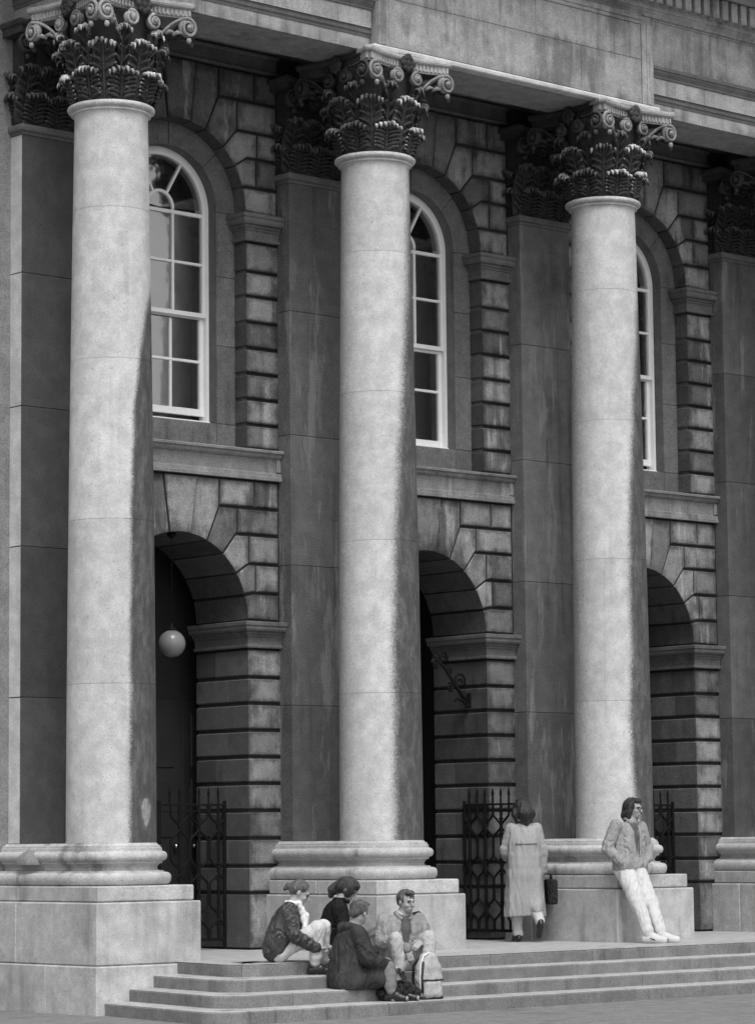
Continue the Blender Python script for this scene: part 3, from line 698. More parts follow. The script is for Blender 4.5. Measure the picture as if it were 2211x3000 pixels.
def volute_mesh(s, inner=False):
    """in a face's own frame: x along the face, y outwards (negative), z up"""
    mb = MB()
    if not inner: cx, cz, r0, oy = s*.545, .855, .098, -.655; st = (s*.15, .56)
    else: cx, cz, r0, oy = s*.150, .870, .075, -.575; st = (s*.20, .58)
    sp = spiral(cx, cz, r0, 1.9, math.pi/2, -s if not inner else s)
    stem = []
    for i in range(14):
        q = i/14; x = st[0]+(sp[0][0]-st[0])*q; z = st[1]+(sp[0][1]-st[1])*math.sin(q*math.pi/2); stem.append((x, z))
    P = stem+sp; n = len(P); pts = []; R = []
    for i, (x, z) in enumerate(P):
        q = min(1, i/len(stem)); pts.append((x, -(.44)+(oy+.44)*q**1.3 if i < len(stem) else oy-.02*(i-len(stem))/46, z)); R.append((.013+.008*q) if i < len(stem) else .021-.010*(i-len(stem))/46)
    mb.add(*tube(pts, R, 7))
    V, F = lathe([(.001, -.02), (.030, -.02), (.034, .0), (.028, .018), (.001, .024)], 12); mb.add([(cx+x, oy-.025-z, cz+y) for x, y, z in V], F)
    # body of the scroll behind the spiral, and the drop beneath
    V, F = lathe([(.001, 0), (r0*.98, 0), (r0*.98, .05), (.001, .05)], 20); mb.add([(cx+x, oy+.01+z, cz+y) for x, y, z in V], F)
    if not inner:
        V, F = lathe([(.001, -.045), (.02, -.04), (.03, -.015), (.022, .012), (.001, .02)], 8); mb.add([(cx+x, oy-.01+y, cz-r0-.035+z) for x, y, z in V], F)
        mb.add(*tube([(s*.40, -.56, .77), (s*.44, -.60, .80), (s*.48, -.63, .79)], [.016, .026, .014], 6)); mb.add(*tube([(s*.33, -.52, .78), (s*.37, -.55, .81), (s*.41, -.58, .80)], [.014, .024, .012], 6))
    return mb.mesh('volute' if not inner else 'helix', M['scroll'], True)
VOL = {(s, i): volute_mesh(s, i) for s in (-1, 1) for i in (False, True)}
def abacus_mesh(front_only=False):
    mb = MB()
    def plan(d):
        P = []
        for k in range(4):
            a = k*math.pi/2; c_, s_ = math.cos(a), math.sin(a)
            for i in range(17):
                t = -.60+1.2*i/16; o = .540+.118*(t/.60)**2+d; tt = t*(1+d/.66); x, y = tt, -o; P.append((x*c_-y*s_, x*s_+y*c_))
        return P
    rings = [[(x, y, z) for x, y in plan(d)] for d, z in ((-.055, .972), (-.05, .985), (-.040, .99), (-.036, 1.066), (-.010, 1.070), (.012, 1.082), (.020, 1.10), (.018, 1.125), (.004, 1.136))]
    mb.add(*loft(rings, True, True, True))
    for k in range(4):
        a = k*math.pi/2; c_, s_ = math.cos(a), math.sin(a)
        for i in range(25):
            t = -.585+1.17*i/24
            if abs(t) < .09: continue
            o = .540+.118*(t/.60)**2-.036; V, F = cbox(t-.0125, t+.0125, -o-.020, -o+.01, .994, 1.064, .004); mb.add([(x*c_-y*s_, x*s_+y*c_, z) for x, y, z in V], F)
    return mb.mesh('abacus', M['abacus'])
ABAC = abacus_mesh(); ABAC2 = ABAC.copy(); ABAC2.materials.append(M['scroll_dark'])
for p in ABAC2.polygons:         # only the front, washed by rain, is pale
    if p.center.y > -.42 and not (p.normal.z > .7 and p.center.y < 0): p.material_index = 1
def flower_mesh():
    mb = MB(); rnd = random.Random(5)
    for k in range(9):
        a = k*math.pi*2/8; rr = .075 if k < 8 else 0; V, F = lathe([(.001, -.05), (.035, -.035), (.048, 0), (.035, .035), (.001, .05)], 7); s = rnd.uniform(.8, 1.2)
        mb.add([(rr*math.cos(a)+x*s, -.02*rnd.random()+y*s, rr*math.sin(a)+z*s) for x, y, z in V], F)
    return mb.mesh('fleuron', M['scroll_dark'], True)
FLOW = flower_mesh()
BELL = newmesh('capital', *lathe([(.36, 0)]+[(bell_r(z), z) for z in np.linspace(0, .93, 14)]+[(.545, .955), (.545, .975), (.3, .98)], 48), M['capital'], True)
def stalk_mesh():
    mb = MB(); mb.add(*tube([(bell_r(z)+.02, 0, z) for z in np.linspace(.05, .55, 9)], [.012, .014, .016, .02, .018, .022, .024, .03, .034], 7))
    for z in (.42, .47, .52): mb.add(*tube([(bell_r(z)+.02, -.035, z), (bell_r(z)+.048, 0, z+.01), (bell_r(z)+.02, .035, z)], [.010, .016, .010], 6))
    return mb.mesh('stalk', M['leafm'], True)
STALK = stalk_mesh()
rnd = random.Random(3)
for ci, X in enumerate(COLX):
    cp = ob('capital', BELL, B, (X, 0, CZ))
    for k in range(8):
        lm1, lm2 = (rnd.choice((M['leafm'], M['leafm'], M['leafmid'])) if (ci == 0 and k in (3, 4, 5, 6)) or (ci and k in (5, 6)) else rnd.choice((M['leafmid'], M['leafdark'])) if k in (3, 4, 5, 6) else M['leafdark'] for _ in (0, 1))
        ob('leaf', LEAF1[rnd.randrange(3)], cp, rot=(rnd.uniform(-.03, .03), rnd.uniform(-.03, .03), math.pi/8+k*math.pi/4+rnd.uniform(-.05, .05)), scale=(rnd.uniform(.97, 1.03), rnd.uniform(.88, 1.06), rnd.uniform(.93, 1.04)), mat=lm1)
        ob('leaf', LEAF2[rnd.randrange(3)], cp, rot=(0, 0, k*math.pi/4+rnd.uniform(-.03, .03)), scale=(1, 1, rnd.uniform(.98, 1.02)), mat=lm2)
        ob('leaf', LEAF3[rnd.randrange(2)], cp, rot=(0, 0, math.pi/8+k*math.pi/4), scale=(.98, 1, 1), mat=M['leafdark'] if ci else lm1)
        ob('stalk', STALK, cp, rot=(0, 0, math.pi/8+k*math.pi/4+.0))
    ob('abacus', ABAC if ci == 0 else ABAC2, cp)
    for k in range(4):
        for s in (-1, 1):
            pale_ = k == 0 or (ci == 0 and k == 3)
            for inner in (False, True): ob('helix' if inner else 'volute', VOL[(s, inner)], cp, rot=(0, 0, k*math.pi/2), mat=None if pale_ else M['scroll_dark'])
        a = k*math.pi/2; ob('fleuron', FLOW, cp, (.585*math.sin(a), -.585*math.cos(a), 1.03), (0, 0, a), (.9, .7, .9))
# pilaster capitals: flat
PB = MB(); PB.add(*cbox(-.425, .425, -.10, .16, 0, .99, .01)); me_pb = PB.mesh('capital', M['capital'])
PA = MB()
PA.add(*loft([[(-.56-dd, .16, z), (-.56-dd, -.25-dd, z)]+[(t, -.25-dd+.10*(1-(t/.56)**2), z) for t in np.linspace(-.5, .5, 9)]+[(.56+dd, -.25-dd, z), (.56+dd, .16, z)] for dd, z in ((0, .985), (0, 1.06), (.03, 1.075), (.04, 1.11), (.02, 1.135))], True, True, True))
me_pa = PA.mesh('abacus', M['scroll_dark'])
for ci, X in enumerate(COLX):
    cp = ob('capital', me_pb, B, (X, 1.14, 8.0+1.075))
    for t in (-.29, 0, .29): ob('leaf', LEAF1[rnd.randrange(3)], cp, (t, .32, 0), (0, 0, -math.pi/2), mat=M['leafdark'])
    for t in (-.40, -.145, .145, .40): ob('leaf', LEAF2[rnd.randrange(3)], cp, (t, .335, 0), (0, 0, -math.pi/2), mat=M['leafdark'])
    for s in (-1, 1):
        ob('leaf', LEAF1[0], cp, (-s*.02, .03, 0), (0, 0, 0 if s > 0 else math.pi), mat=M['leafdark']); ob('leaf', LEAFF, cp, (s*.0, .08, 0), (0, 0, 0 if s > 0 else math.pi), mat=M['leafdark'])
        for inner in (False, True): ob('helix' if inner else 'volute', VOL[(s, inner)], cp, (-s*.06, .40, 0), mat=M['scroll_dark'])
    ob('abacus', me_pa, cp); ob('fleuron', FLOW, cp, (0, -.17, 1.03), (0, 0, 0), (.8, .6, .8))
# ------------------------------------------------------------------ iron gates
def gate_leaf(w=.968, mains=3):
    """leaf in the local xz plane, hinge at x=0, running to +x; returns (name, mesh) parts"""
    P = []; bt, tp = .115, 1.652; p = .1405; x0 = .045
    def m(nm, V, F): P.append((nm, newmesh(nm, V, F, M['iron'])))
    m('rail', *cbox(0, w, -.014, .014, bt-.018, bt+.018, .003)); m('rail', *cbox(0, w, -.013, .013, tp-.012, tp+.012, .003)); m('rail', *cbox(0, w, -.010, .010, tp-.085, tp-.068, .003))
    m('stile', *cbox(-.004, .03, -.016, .016, .03, 1.70, .004)); m('stile', *cbox(w-.03, w+.004, -.016, .016, .03, 1.70, .004))
    lev = [.37, .888, 1.387]
    xs = [x0+p*k+.06 for k in range(6)]
    for k, x in enumerate(xs):
        sp = MB(); sp.add(*tube([(x, 0, tp), (x, 0, tp+.05), (x, 0, tp+.10), (x, 0, tp+.125), (x, 0, tp+.155), (x, 0, tp+.205)], [.014, .013, .012, .019, .016, .003], 6)); P.append(('spear', sp.mesh('spear', M['iron'])))
        if k % 2 == 0:
            b = MB(); b.add(*tube([(x, 0, bt), (x, 0, tp)], .019, 6))
            for l in lev:
                for dz in (-.09, .09): b.add(*cbox(x-.036, x+.036, -.014, .014, l+dz-.009, l+dz+.009, .004))
                b.add(*tube([(x, 0, l-.03), (x, 0, l), (x, 0, l+.03)], [.012, .024, .012], 6))
            P.append(('bar', b.mesh('bar', M['iron'])))
            for s in (-1, 1):
                c = MB(); pts = []
                for i in range(97):
                    z = bt+(tp-bt)*i/96; dd = min(abs(z-l) for l in lev); t = min(1, dd/.15); off = p*.93*(t*t*(3-2*t)) if True else 0
                    pts.append((max(.02, min(w-.02, x+s*off)), s*.006, z))
                c.add(*tube(pts, .0145, 6)); P.append(('scroll_bar', c.mesh('scroll_bar', M['iron'])))
    return P
LEAFP = gate_leaf()
def gate(loc, rz, label, group=None):
    g = tag(empty('iron_gate', loc, rz), label, 'gate', group)
    for nm, me in LEAFP: ob(nm, me, g)
    return g
YG = 1.68
for bi, wh in ((0, 'before panelled doors'), (2, 'beyond the leaning man')):
    for sg in (1, -1):
        side = 'nearer' if (bi == 0) == (sg > 0) else 'farther from'
        gate((BAYX[bi]+sg*.972, YG, 0), math.pi if sg > 0 else 0, 'closed iron gate leaf %s, on the jamb %s the open gate' % (wh, side), 'closed gate leaves')
gate((BAYX[1]+.955, YG, 0), -math.pi/2, 'black spear-topped iron gate leaf swung open beside the woman in the long coat')
gate((BAYX[1]-.955, YG, 0), -math.pi/2, 'black iron gate leaf swung open on the far side behind the middle column')
# ------------------------------------------------------------------ panelled doors inside the first arch
dw = tag(empty('panelled_door', (-.845, 2.62, 0)), 'dark panelled double door with brass knobs behind the closed iron gate', 'door')
ob('door_wall', newmesh('door_wall', *box(-4.0, 1.6, .03, .2, 0, 5.0), M['dark']), dw)
for s in (-1, 1):
    x0, x1 = sorted((s*.004, s*.80)); lf = ob('leaf', newmesh('leaf', *cbox(x0, x1, -.03, .025, .01, 2.9, .004), M['door']), dw)
    for z0, z1 in ((.25, .85), (1.28, 1.97), (2.10, 2.75)):
        for a, b in ((.125, .40), (.45, .70)):
            xa, xb = sorted((s*a, s*b)); ob('panel', newmesh('panel', *cbox(xa, xb, -.045, -.02, z0, z1, .012), M['door']), lf)
    V, F = lathe([(.001, 0), (.010, 0), (.010, .03), (.028, .035), (.032, .055), (.022, .075), (.001, .08)], 12); kn = ob('knob', newmesh('knob', [(x, -z, y) for x, y, z in V], F, M['brass'], True), lf, (s*.135, -.03, 1.18))
# ------------------------------------------------------------------ globe lamps
GLB = newmesh('globe', *lathe([(.001, -.156)]+[(.156*math.cos(a), .156*math.sin(a)) for a in np.linspace(-1.5, 1.35, 18)]+[(.03, .155)], 32), M['globe'], True)
ROD = MB(); ROD.add(*tube([(0, 0, .15), (0, 0, 1.26)], .003, 8)); ROD.add(*lathe([(.02, .145), (.052, .15), (.05, .17), (.02, .19), (.012, .24)], 16)); ROD.add(*lathe([(.012, 1.20), (.05, 1.235), (.055, 1.268)], 16))
ROD = ROD.mesh('rod', M['iron'], True)
for X, lab in zip(BAYX, ('round opal globe lamp hanging in the arch with panelled doors', 'opal globe lamp hanging behind the middle column in the open-gated arch', 'opal globe lamp hanging in the arch behind the leaning man')):
    g = tag(empty('globe_lamp', (X, 1.42 if X < 0 else 1.85, 3.47)), lab, 'lamp'); ob('globe', GLB, g); ob('rod', ROD, g)
# ------------------------------------------------------------------ wrought bracket in the open arch
br = tag(empty('iron_bracket', (2.868, 1.57, 2.95)), 'wrought iron scroll bracket fixed to the jamb below the arch impost', 'bracket')
def wire(nm, P, rad): ob(nm, newmesh(nm, *tube([(x, 0, z) for x, z in P], rad, 7), M['iron'], True), br)
wire('arm', [(-.005, .0), (-.10, .03), (-.25, .20), (-.42, .40), (-.60, .55)], [.022, .024, .022, .018, .014])
ob('wall_plate', newmesh('wall_plate', *cbox(-.015, 0.006, -.035, .035, -.09, .09, .005), M['iron']), br)
for cx, cz, r0, st, sg in ((-.165, .235, .095, -.5, 1), (-.32, .15, .055, 2.0, -1), (-.44, .52, .075, -.6, 1), (-.33, .36, .05, 2.4, 1), (-.05, -.03, .05, 1.2, -1), (-.56, .42, .05, 1.8, -1)):
    wire('scroll', spiral(cx, cz, r0, 1.6, st, sg, 26), .015)
wire('scroll', [(-.26, -.02), (-.20, .02), (-.12, -.01), (-.04, -.02)], [.010, .020, .022, .014])
# ------------------------------------------------------------------ curtain inside the first window
cu = MB(); xs_ = np.linspace(-.70, .05, 40); pts = [(x, .025*math.sin(x*34), 0) for x in xs_]
V = [(x-(.10*(z < 7) if i > 30 else 0), y, z) for z in (6.7, 7.4, 8.45) for i, (x, y, _) in enumerate(pts)]; n = len(pts)
F = [(k*n+i, k*n+i+1, (k+1)*n+i+1, (k+1)*n+i) for k in range(2) for i in range(n-1)]
cur = tag(cu.add(V, F).build('curtain', M['curtain'], None, True, (BAYX[0], 1.86, 0)), 'pale curtain hanging inside the tall arched window behind the first column', 'curtain')
so_ = cur.modifiers.new('solid', 'SOLIDIFY'); so_.thickness = .01
# ------------------------------------------------------------------ people: smooth blended volumes turned into meshes
A = lambda *p: np.array(p, float)
def unit(v): v = np.asarray(v, float); return v/np.linalg.norm(v)
class Vox:
    def __init__(s, h=.008): s.h = h; s.ops = []
    def cone(s, a, b, ra, rb=None, k=.03): s.ops.append(('c', A(*a), A(*b), ra, ra if rb is None else rb, k)); return s
    def chain(s, pts, rads, k=.03):
        for i in range(len(pts)-1): s.cone(pts[i], pts[i+1], rads[i], rads[i+1], k)
        return s
    def ell(s, c, r, R=None, k=.03, sub=False): s.ops.append(('s' if sub else 'e', A(*c), A(*r), np.eye(3) if R is None else R, None, k)); return s
    def field(s):
        los, his = [], []
        for o in s.ops:
            if o[0] == 's': continue
            if o[0] == 'c': m = max(o[3], o[4]); los.append(np.minimum(o[1], o[2])-m); his.append(np.maximum(o[1], o[2])+m)
            else: m = max(o[2]); los.append(o[1]-m); his.append(o[1]+m)
        h = s.h; lo = np.min(los, 0)-4*h; hi = np.max(his, 0)+4*h; n = np.ceil((hi-lo)/h).astype(int)+1
        D = np.full(n, .3, np.float32)
        for o in s.ops:
            k = o[5]
            if o[0] == 'c': m = max(o[3], o[4])+k+2*h; l = np.minimum(o[1], o[2])-m; u_ = np.maximum(o[1], o[2])+m
            else: m = max(o[2])+k+2*h; l = o[1]-m; u_ = o[1]+m
            i0 = np.maximum(0, np.floor((l-lo)/h).astype(int)); i1 = np.minimum(n, np.ceil((u_-lo)/h).astype(int)+1)
            if np.any(i1 <= i0): continue
            ax = [(lo[q]+h*np.arange(i0[q], i1[q])).astype(np.float32) for q in range(3)]
            X, Y, Z = np.meshgrid(*ax, indexing='ij')
            if o[0] == 'c':
                a, b = o[1], o[2]; ab = b-a; L = max(1e-9, ab@ab)
                t = np.clip(((X-a[0])*ab[0]+(Y-a[1])*ab[1]+(Z-a[2])*ab[2])/L, 0, 1)
                dd = np.sqrt((X-a[0]-t*ab[0])**2+(Y-a[1]-t*ab[1])**2+(Z-a[2]-t*ab[2])**2)-(o[3]+(o[4]-o[3])*t)
            else:
                R = o[3]; x, y, z = X-o[1][0], Y-o[1][1], Z-o[1][2]
                q = [(R[0, j]*x+R[1, j]*y+R[2, j]*z)/o[2][j] for j in range(3)]
                e = np.sqrt(q[0]**2+q[1]**2+q[2]**2); e2 = np.sqrt((q[0]/o[2][0])**2+(q[1]/o[2][1])**2+(q[2]/o[2][2])**2)+1e-9
                dd = e*(e-1)/e2
            sl = tuple(slice(i0[q], i1[q]) for q in range(3)); cur = D[sl]
            if o[0] == 's': hh = np.clip(.5-.5*(cur+dd)/k, 0, 1); D[sl] = cur+(-dd-cur)*hh+k*hh*(1-hh)
            else: hh = np.clip(.5+.5*(cur-dd)/k, 0, 1); D[sl] = cur+(dd-cur)*hh-k*hh*(1-hh)
        return D, lo
    def mesh(s, name, mat, folds=0., fs=14, seed=0, stretch=(1, 1, 1)):
        D, lo = s.field(); h = s.h; S = D < 0
        c = np.zeros(tuple(np.array(D.shape)-1), np.int8); co = [(i, j, k) for i in (0, 1) for j in (0, 1) for k in (0, 1)]; nx, ny, nz = D.shape
        for i, j, k in co: c += S[i:nx-1+i, j:ny-1+j, k:nz-1+k]
        act = (c > 0) & (c < 8); I = np.argwhere(act); idx = np.full(act.shape, -1, np.int64); idx[act] = np.arange(len(I))
        pos = np.zeros((len(I), 3)); wt = np.zeros(len(I))
        for a in co:
            for ax in range(3):
                if a[ax]: continue
                b = list(a); b[ax] = 1
                da = D[I[:, 0]+a[0], I[:, 1]+a[1], I[:, 2]+a[2]]; db = D[I[:, 0]+b[0], I[:, 1]+b[1], I[:, 2]+b[2]]
                m = (da < 0) != (db < 0); t = np.where(m, da/np.where(da == db, 1, da-db), 0)
                p = np.array(a, float)[None]+np.zeros((len(I), 3)); p[:, ax] += t; pos[m] += p[m]; wt += m
        V = (I+pos/wt[:, None])*h+lo; F = []
        for ax in range(3):
            u1, u2 = (ax+1) % 3, (ax+2) % 3; sl0 = [slice(None)]*3; sl1 = [slice(None)]*3; sl0[ax] = slice(0, -1); sl1[ax] = slice(1, None)
            E = np.argwhere(S[tuple(sl0)] != S[tuple(sl1)]); E = E[(E[:, u1] > 0) & (E[:, u2] > 0) & (E[:, u1] < D.shape[u1]-1) & (E[:, u2] < D.shape[u2]-1)]
            q = []
            for d1, d2 in ((-1, -1), (0, -1), (0, 0), (-1, 0)):
                e = E.copy(); e[:, u1] += d1; e[:, u2] += d2; q.append(idx[e[:, 0], e[:, 1], e[:, 2]])
            Q = np.stack(q, 1); fl = ~S[E[:, 0], E[:, 1], E[:, 2]]; Q[fl] = Q[fl][:, ::-1]; F.append(Q)
        F = np.concatenate(F); F = F[(F >= 0).all(1)]
        if folds:
            G = np.stack(np.gradient(D), -1); g = G[I[:, 0], I[:, 1], I[:, 2]]; g /= np.linalg.norm(g, axis=1)[:, None]+1e-6
            rs = np.random.RandomState(seed); w = np.zeros(len(V)); Vs = V*np.array(stretch)
            for q in range(7):
                kv = rs.normal(size=3); kv *= fs*(1+.5*q)/np.linalg.norm(kv); w += np.sin(Vs@kv+rs.rand()*6.28+1.5*np.sin(Vs@np.roll(kv, 1)*.6))/(1+.4*q)
            V = V+g*(w*folds*.5)[:, None]
        me = bpy.data.meshes.new(name); me.from_pydata([], [], []); me.vertices.add(len(V)); me.vertices.foreach_set('co', V.astype(np.float32).ravel())
        me.loops.add(len(F)*4); me.loops.foreach_set('vertex_index', F.astype(np.int32).ravel()); me.polygons.add(len(F)); me.polygons.foreach_set('loop_start', np.arange(0, len(F)*4, 4, dtype=np.int32))
        me.polygons.foreach_set('use_smooth', np.ones(len(F), bool)); me.update(calc_edges=True); me.validate(); me.materials.append(mat); return me
def head_basis(f, up=(0, 0, 1)):
    f = unit(f); rgt = unit(np.cross(f, up)); u_ = np.cross(rgt, f); return np.stack([rgt, f, u_], 1)
def add_head(v, c, R, k=.015, sc=1.0):
    P = lambda *p: c+R@(A(*p)*sc)
    v.ell(P(0, -.012, .028), A(.074, .093, .090)*sc, R, k); v.ell(P(0, .026, -.030), A(.060, .066, .080)*sc, R, k); v.ell(P(0, .045, -.078), A(.040, .044, .034)*sc, R, k)
    v.cone(P(0, .094, .012), P(0, .116, -.028), .008*sc, .013*sc, .008); v.ell(P(0, .082, .024), A(.048, .018, .011)*sc, R, .01); v.ell(P(0, .096, -.066), A(.022, .011, .009)*sc, R, .006)
    for s in (-1, 1):
        v.ell(P(s*.030, .097, .004), A(.017, .012, .010)*sc, R, .006, True); v.ell(P(s*.077, -.005, -.008), A(.009, .020, .030)*sc, R, .006); v.ell(P(s*.038, .068, -.032), A(.020, .018, .018)*sc, R, .012)
def add_hand(v, w, dr, nrm, thumb=1, curl=.6, sc=1.0):
    dr = unit(dr); nrm = unit(np.asarray(nrm, float)-dr*(np.asarray(nrm, float)@dr)); sd = np.cross(dr, nrm)*thumb; R = np.stack([sd, dr, nrm], 1)
    P = lambda *p: w+R@(A(*p)*sc)
    v.ell(P(0, .042, 0), A(.039, .050, .016)*sc, R, .012)
    for i, (x, L) in enumerate(((.028, .068), (.009, .078), (-.010, .072), (-.028, .058))):
        a = P(x, .080, 0); d1 = R@unit(A(0, math.cos(curl*.6), math.sin(curl*.6))); d2 = R@unit(A(0, math.cos(curl*1.7), math.sin(curl*1.7)))
        b = a+d1*L*.55*sc; v.chain([a, b, b+d2*L*.5*sc], [.0092*sc, .0086*sc, .0072*sc], .004)
    a = P(.034, .022, .004); b = P(.058, .050, .014); v.chain([a, b, P(.056, .078, .026)], [.013*sc, .010*sc, .008*sc], .006)
def body_mesh(J, skin):
    v = Vox(.0075); R = head_basis(J['face'], J.get('hup', (0, 0, 1)))
    add_head(v, J['head'], R)
    v.chain([J['head']+R@A(0, -.025, -.06), J['neck']], [.050, .056], .03)
    v.chain([J['pelvis'], (J['pelvis']+J['chest'])/2, J['chest'], J['neck']-A(0, 0, .03)], [.110, .098, .108, .058], .05)
    for s in 'LR':
        v.chain([J['chest']+A(0, 0, .05), J['sh'+s]], [.07, .046], .03); v.chain([J['sh'+s], J['el'+s], J['wr'+s]], [.047, .037, .026], .02)
        v.chain([J['pelvis'], J['hip'+s]], [.10, .085], .05); v.chain([J['hip'+s], J['kn'+s], J['an'+s]], [.078, .052, .034], .03)
        an, toe = J['an'+s], J['toe'+s]; v.chain([an, an+A(0, 0, -.045)+(toe-an)*.15, toe], [.034, .036, .026], .02)
        hd = J.get('hand'+s)
        if hd: add_hand(v, J['wr'+s], hd[0], hd[1], hd[2], hd[3])
    return v.mesh('body', skin)
def person(label, loc, facing, J, parts):
    """J: joints in the person's own frame (x right, y forward, z up); parts: list of (name, mesh)"""
    rz = math.atan2(-facing[0], facing[1]); o = ob('person', body_mesh(J, M['skin']), None, loc, (0, 0, rz)); tag(o, label, 'person')
    R = head_basis(J['face'], J.get('hup', (0, 0, 1))); V, F = lathe([(.001, -.009), (.006, -.006), (.008, 0), (.006, .006), (.001, .009)], 8); Rm = Matrix(R.tolist())
    em = newmesh('eye', V, F, M['eye'], True)
    for s in (-1, 1):
        e = ob('eye', em, o); e.location = J['head']+R@A(s*.030, .0835, .005)
    mm = newmesh('mouth', *tube([J['head']+R@A(x, .1045-abs(x)*.35, -.0665-abs(x)*.05) for x in (-.022, -.011, 0, .011, .022)], [.002, .0035, .0035, .0035, .002], 6), M['lip'], True); ob('mouth', mm, o)
    bm = MB()
    for s in (-1, 1): bm.add(*tube([J['head']+R@A(s*x, y, z) for x, y, z in ((.012, .097, .020), (.030, .094, .025), (.048, .080, .020))], [.003, .005, .003], 6))
    ob('eyebrows', bm.mesh('eyebrows', M['hair'], True), o)
    for nm, me in parts: ob(nm, me, o)
    return o
M['skin'] = plain('skin', .34, .55, .06, 60, .35); M['eye'] = plain('eye', .015, .3); M['lip'] = plain('lip', .15, .5); M['hair'] = plain('dark_hair', .035, .5, .9, 95, .35, 2.2, gstretch=(1, 1, .12))
M['hair_fair'] = plain('brown_hair', .085, .5, .85, 95, .35, 2.2, gstretch=(1, .5, .15)); M['leather'] = plain('leather_jacket', .050, .40, .4, 30, .5, .25, 0, 0.07, 6)
M['scarf'] = plain('white_scarf', .78, .85, .08, 40, .2, .3); M['jeans_pale'] = plain('pale_jeans', .58, .9, .12, 50, .1, .3, 0, 0.04, 4.5); M['jeans_mid'] = plain('mid_grey_jeans', .44, .9, .14, 50, .1, .3, 0, 0.04, 4.5)
M['black_wool'] = plain('black_wool', .018, .95, .4, 70, .1, .4, 0, 0.08, 6); M['coat_dark'] = plain('charcoal_coat', .048, .95, .45, 70, .1, .4, 0, 0.07, 4.5)
M['anorak'] = plain('grey_anorak', .27, .8, .2, 40, .2, .2, 0, 0.06, 5.5); M['shirt'] = plain('dark_shirt', .10, .9, .2, 40); M['denim'] = plain('denim_jacket', .30, .92, .22, 60, .1, .4, 0, 0.05, 5.5)
M['trainer'] = plain('white_trainers', .56, .6, .1, 40, .3); M['black_shoe'] = plain('black_shoe', .015, .35, .2, 40, .5); M['sock'] = plain('dark_sock', .03, .95); M['raincoat'] = plain('pale_raincoat', .34, .85, .14, 30, .2, .2, 0, 0.034, 4, (1, 1, .3))
M['rubber'] = plain('rubber', .04, .8); M['canvas_dark'] = plain('black_canvas', .025, .8, .3, 50, .2, .3, 0, 0.1, 6); M['canvas_pale'] = plain('pale_canvas', .42, .8, .15, 40, .2, .3, 0, 0.03, 5); M['knit'] = plain('grey_knit', .20, .95, .3, 80, .1, .5); M['tshirt'] = plain('pale_tshirt', .5, .9, .1)
def shoe(an, toe, mat, name='shoe', fat=1.0, sole=None):
    v = Vox(.006); dr = toe-an; dr[2] = 0; dr = unit(dr); base = A(an[0], an[1], toe[2]); heel = base-dr*.045; t = A(toe[0], toe[1], toe[2])
    v.chain([heel+A(0, 0, .012), base+dr*.05+A(0, 0, .010), t-dr*.02], [.040*fat, .040*fat, .036*fat], .015); v.chain([an-A(0, 0, .03), base+dr*.05+A(0, 0, .03), t-dr*.04+A(0, 0, .002)], [.042*fat, .044*fat, .034*fat], .02)
    v.ell(base+dr*.06+A(0, 0, -.095), (.3, .3, .065), None, .006, True)
    return (name, v.mesh(name, mat))
def wrinkled(v, P, R, k, amp, step=.035, seed=0, joint=1.0):
    """a cloth tube along P whose folds bunch up towards the bends and the end"""
    rs = random.Random(seed); q = [A(*P[0])]; rr = [R[0]]
    for i in range(len(P)-1):
        a, b = A(*P[i]), A(*P[i+1]); L = np.linalg.norm(b-a); n = max(2, int(L/step)); nx = unit(np.cross(b-a, (0.3, .9, .2)))
        for j in range(1, n+1):
            t = j/n; e = joint*(max(0, 1-abs(t-1)/.45)+(max(0, 1-t/.35) if i else 0))+.35; w = amp*e*(1 if j % 2 else -1)*rs.uniform(.5, 1.2)
            q.append(a+(b-a)*t+nx*w*rs.uniform(-.5, .5)); rr.append(R[i]+(R[i+1]-R[i])*t+w*.8)
    v.chain(q, rr, k)
def sleeve(v, J, s, r0, r1, r2, upto=1.0, k=.012):
    w = J['el'+s]+(J['wr'+s]-J['el'+s])*upto; wrinkled(v, [J['sh'+s], J['el'+s], w], [r0, r1, r2], k, .0055, seed=ord(s))
def torso(v, J, rp, rw, rc, low=0.0, k=.05, wide=1.0):
    p, c = J['pelvis']+A(0, 0, low), J['chest']; hx = unit(J['shR']-J['shL'])
    for o in (-1, 0, 1): v.chain([p+(c-p)*t+hx*.075*wide*o for t in (0, .35, .7, 1.0)], [rp, rw, rc, rc*.96], k)
    for s in 'LR': v.cone(J['chest']+A(0, 0, .04), J['sh'+s], rc*.72, .062, .05)
    v.cone(J['chest']+A(0, 0, .03), J['neck'], rc*.6, .058, .04)
def legs(v, J, r0, r1, r2, upto=1.0, k=.014):
    v.cone(J['hipL'], J['hipR'], r0*1.15, r0*1.15, .04); v.cone(J['pelvis'], J['pelvis']+A(0, 0, .06), .125, .12, .05)
    for s in 'LR': wrinkled(v, [J['hip'+s], J['kn'+s], J['kn'+s]+(J['an'+s]-J['kn'+s])*upto], [r0, r1, r2], k, .0050, .05, ord(s)+3)
def collar(J, mat, rr=.072, th=.016, drop=.0, front=.05):
    mb = MB(); pts = []
    for i in range(25):
        a = math.radians(116+308*i/24); pts.append(J['neck']+A(rr*math.cos(a), rr*math.sin(a), .012-(front if math.sin(a) > .3 else 0)*math.sin(a)+drop))
    mb.add(*tube(pts, th, 8)); return ('collar', mb.mesh('collar', mat, True))
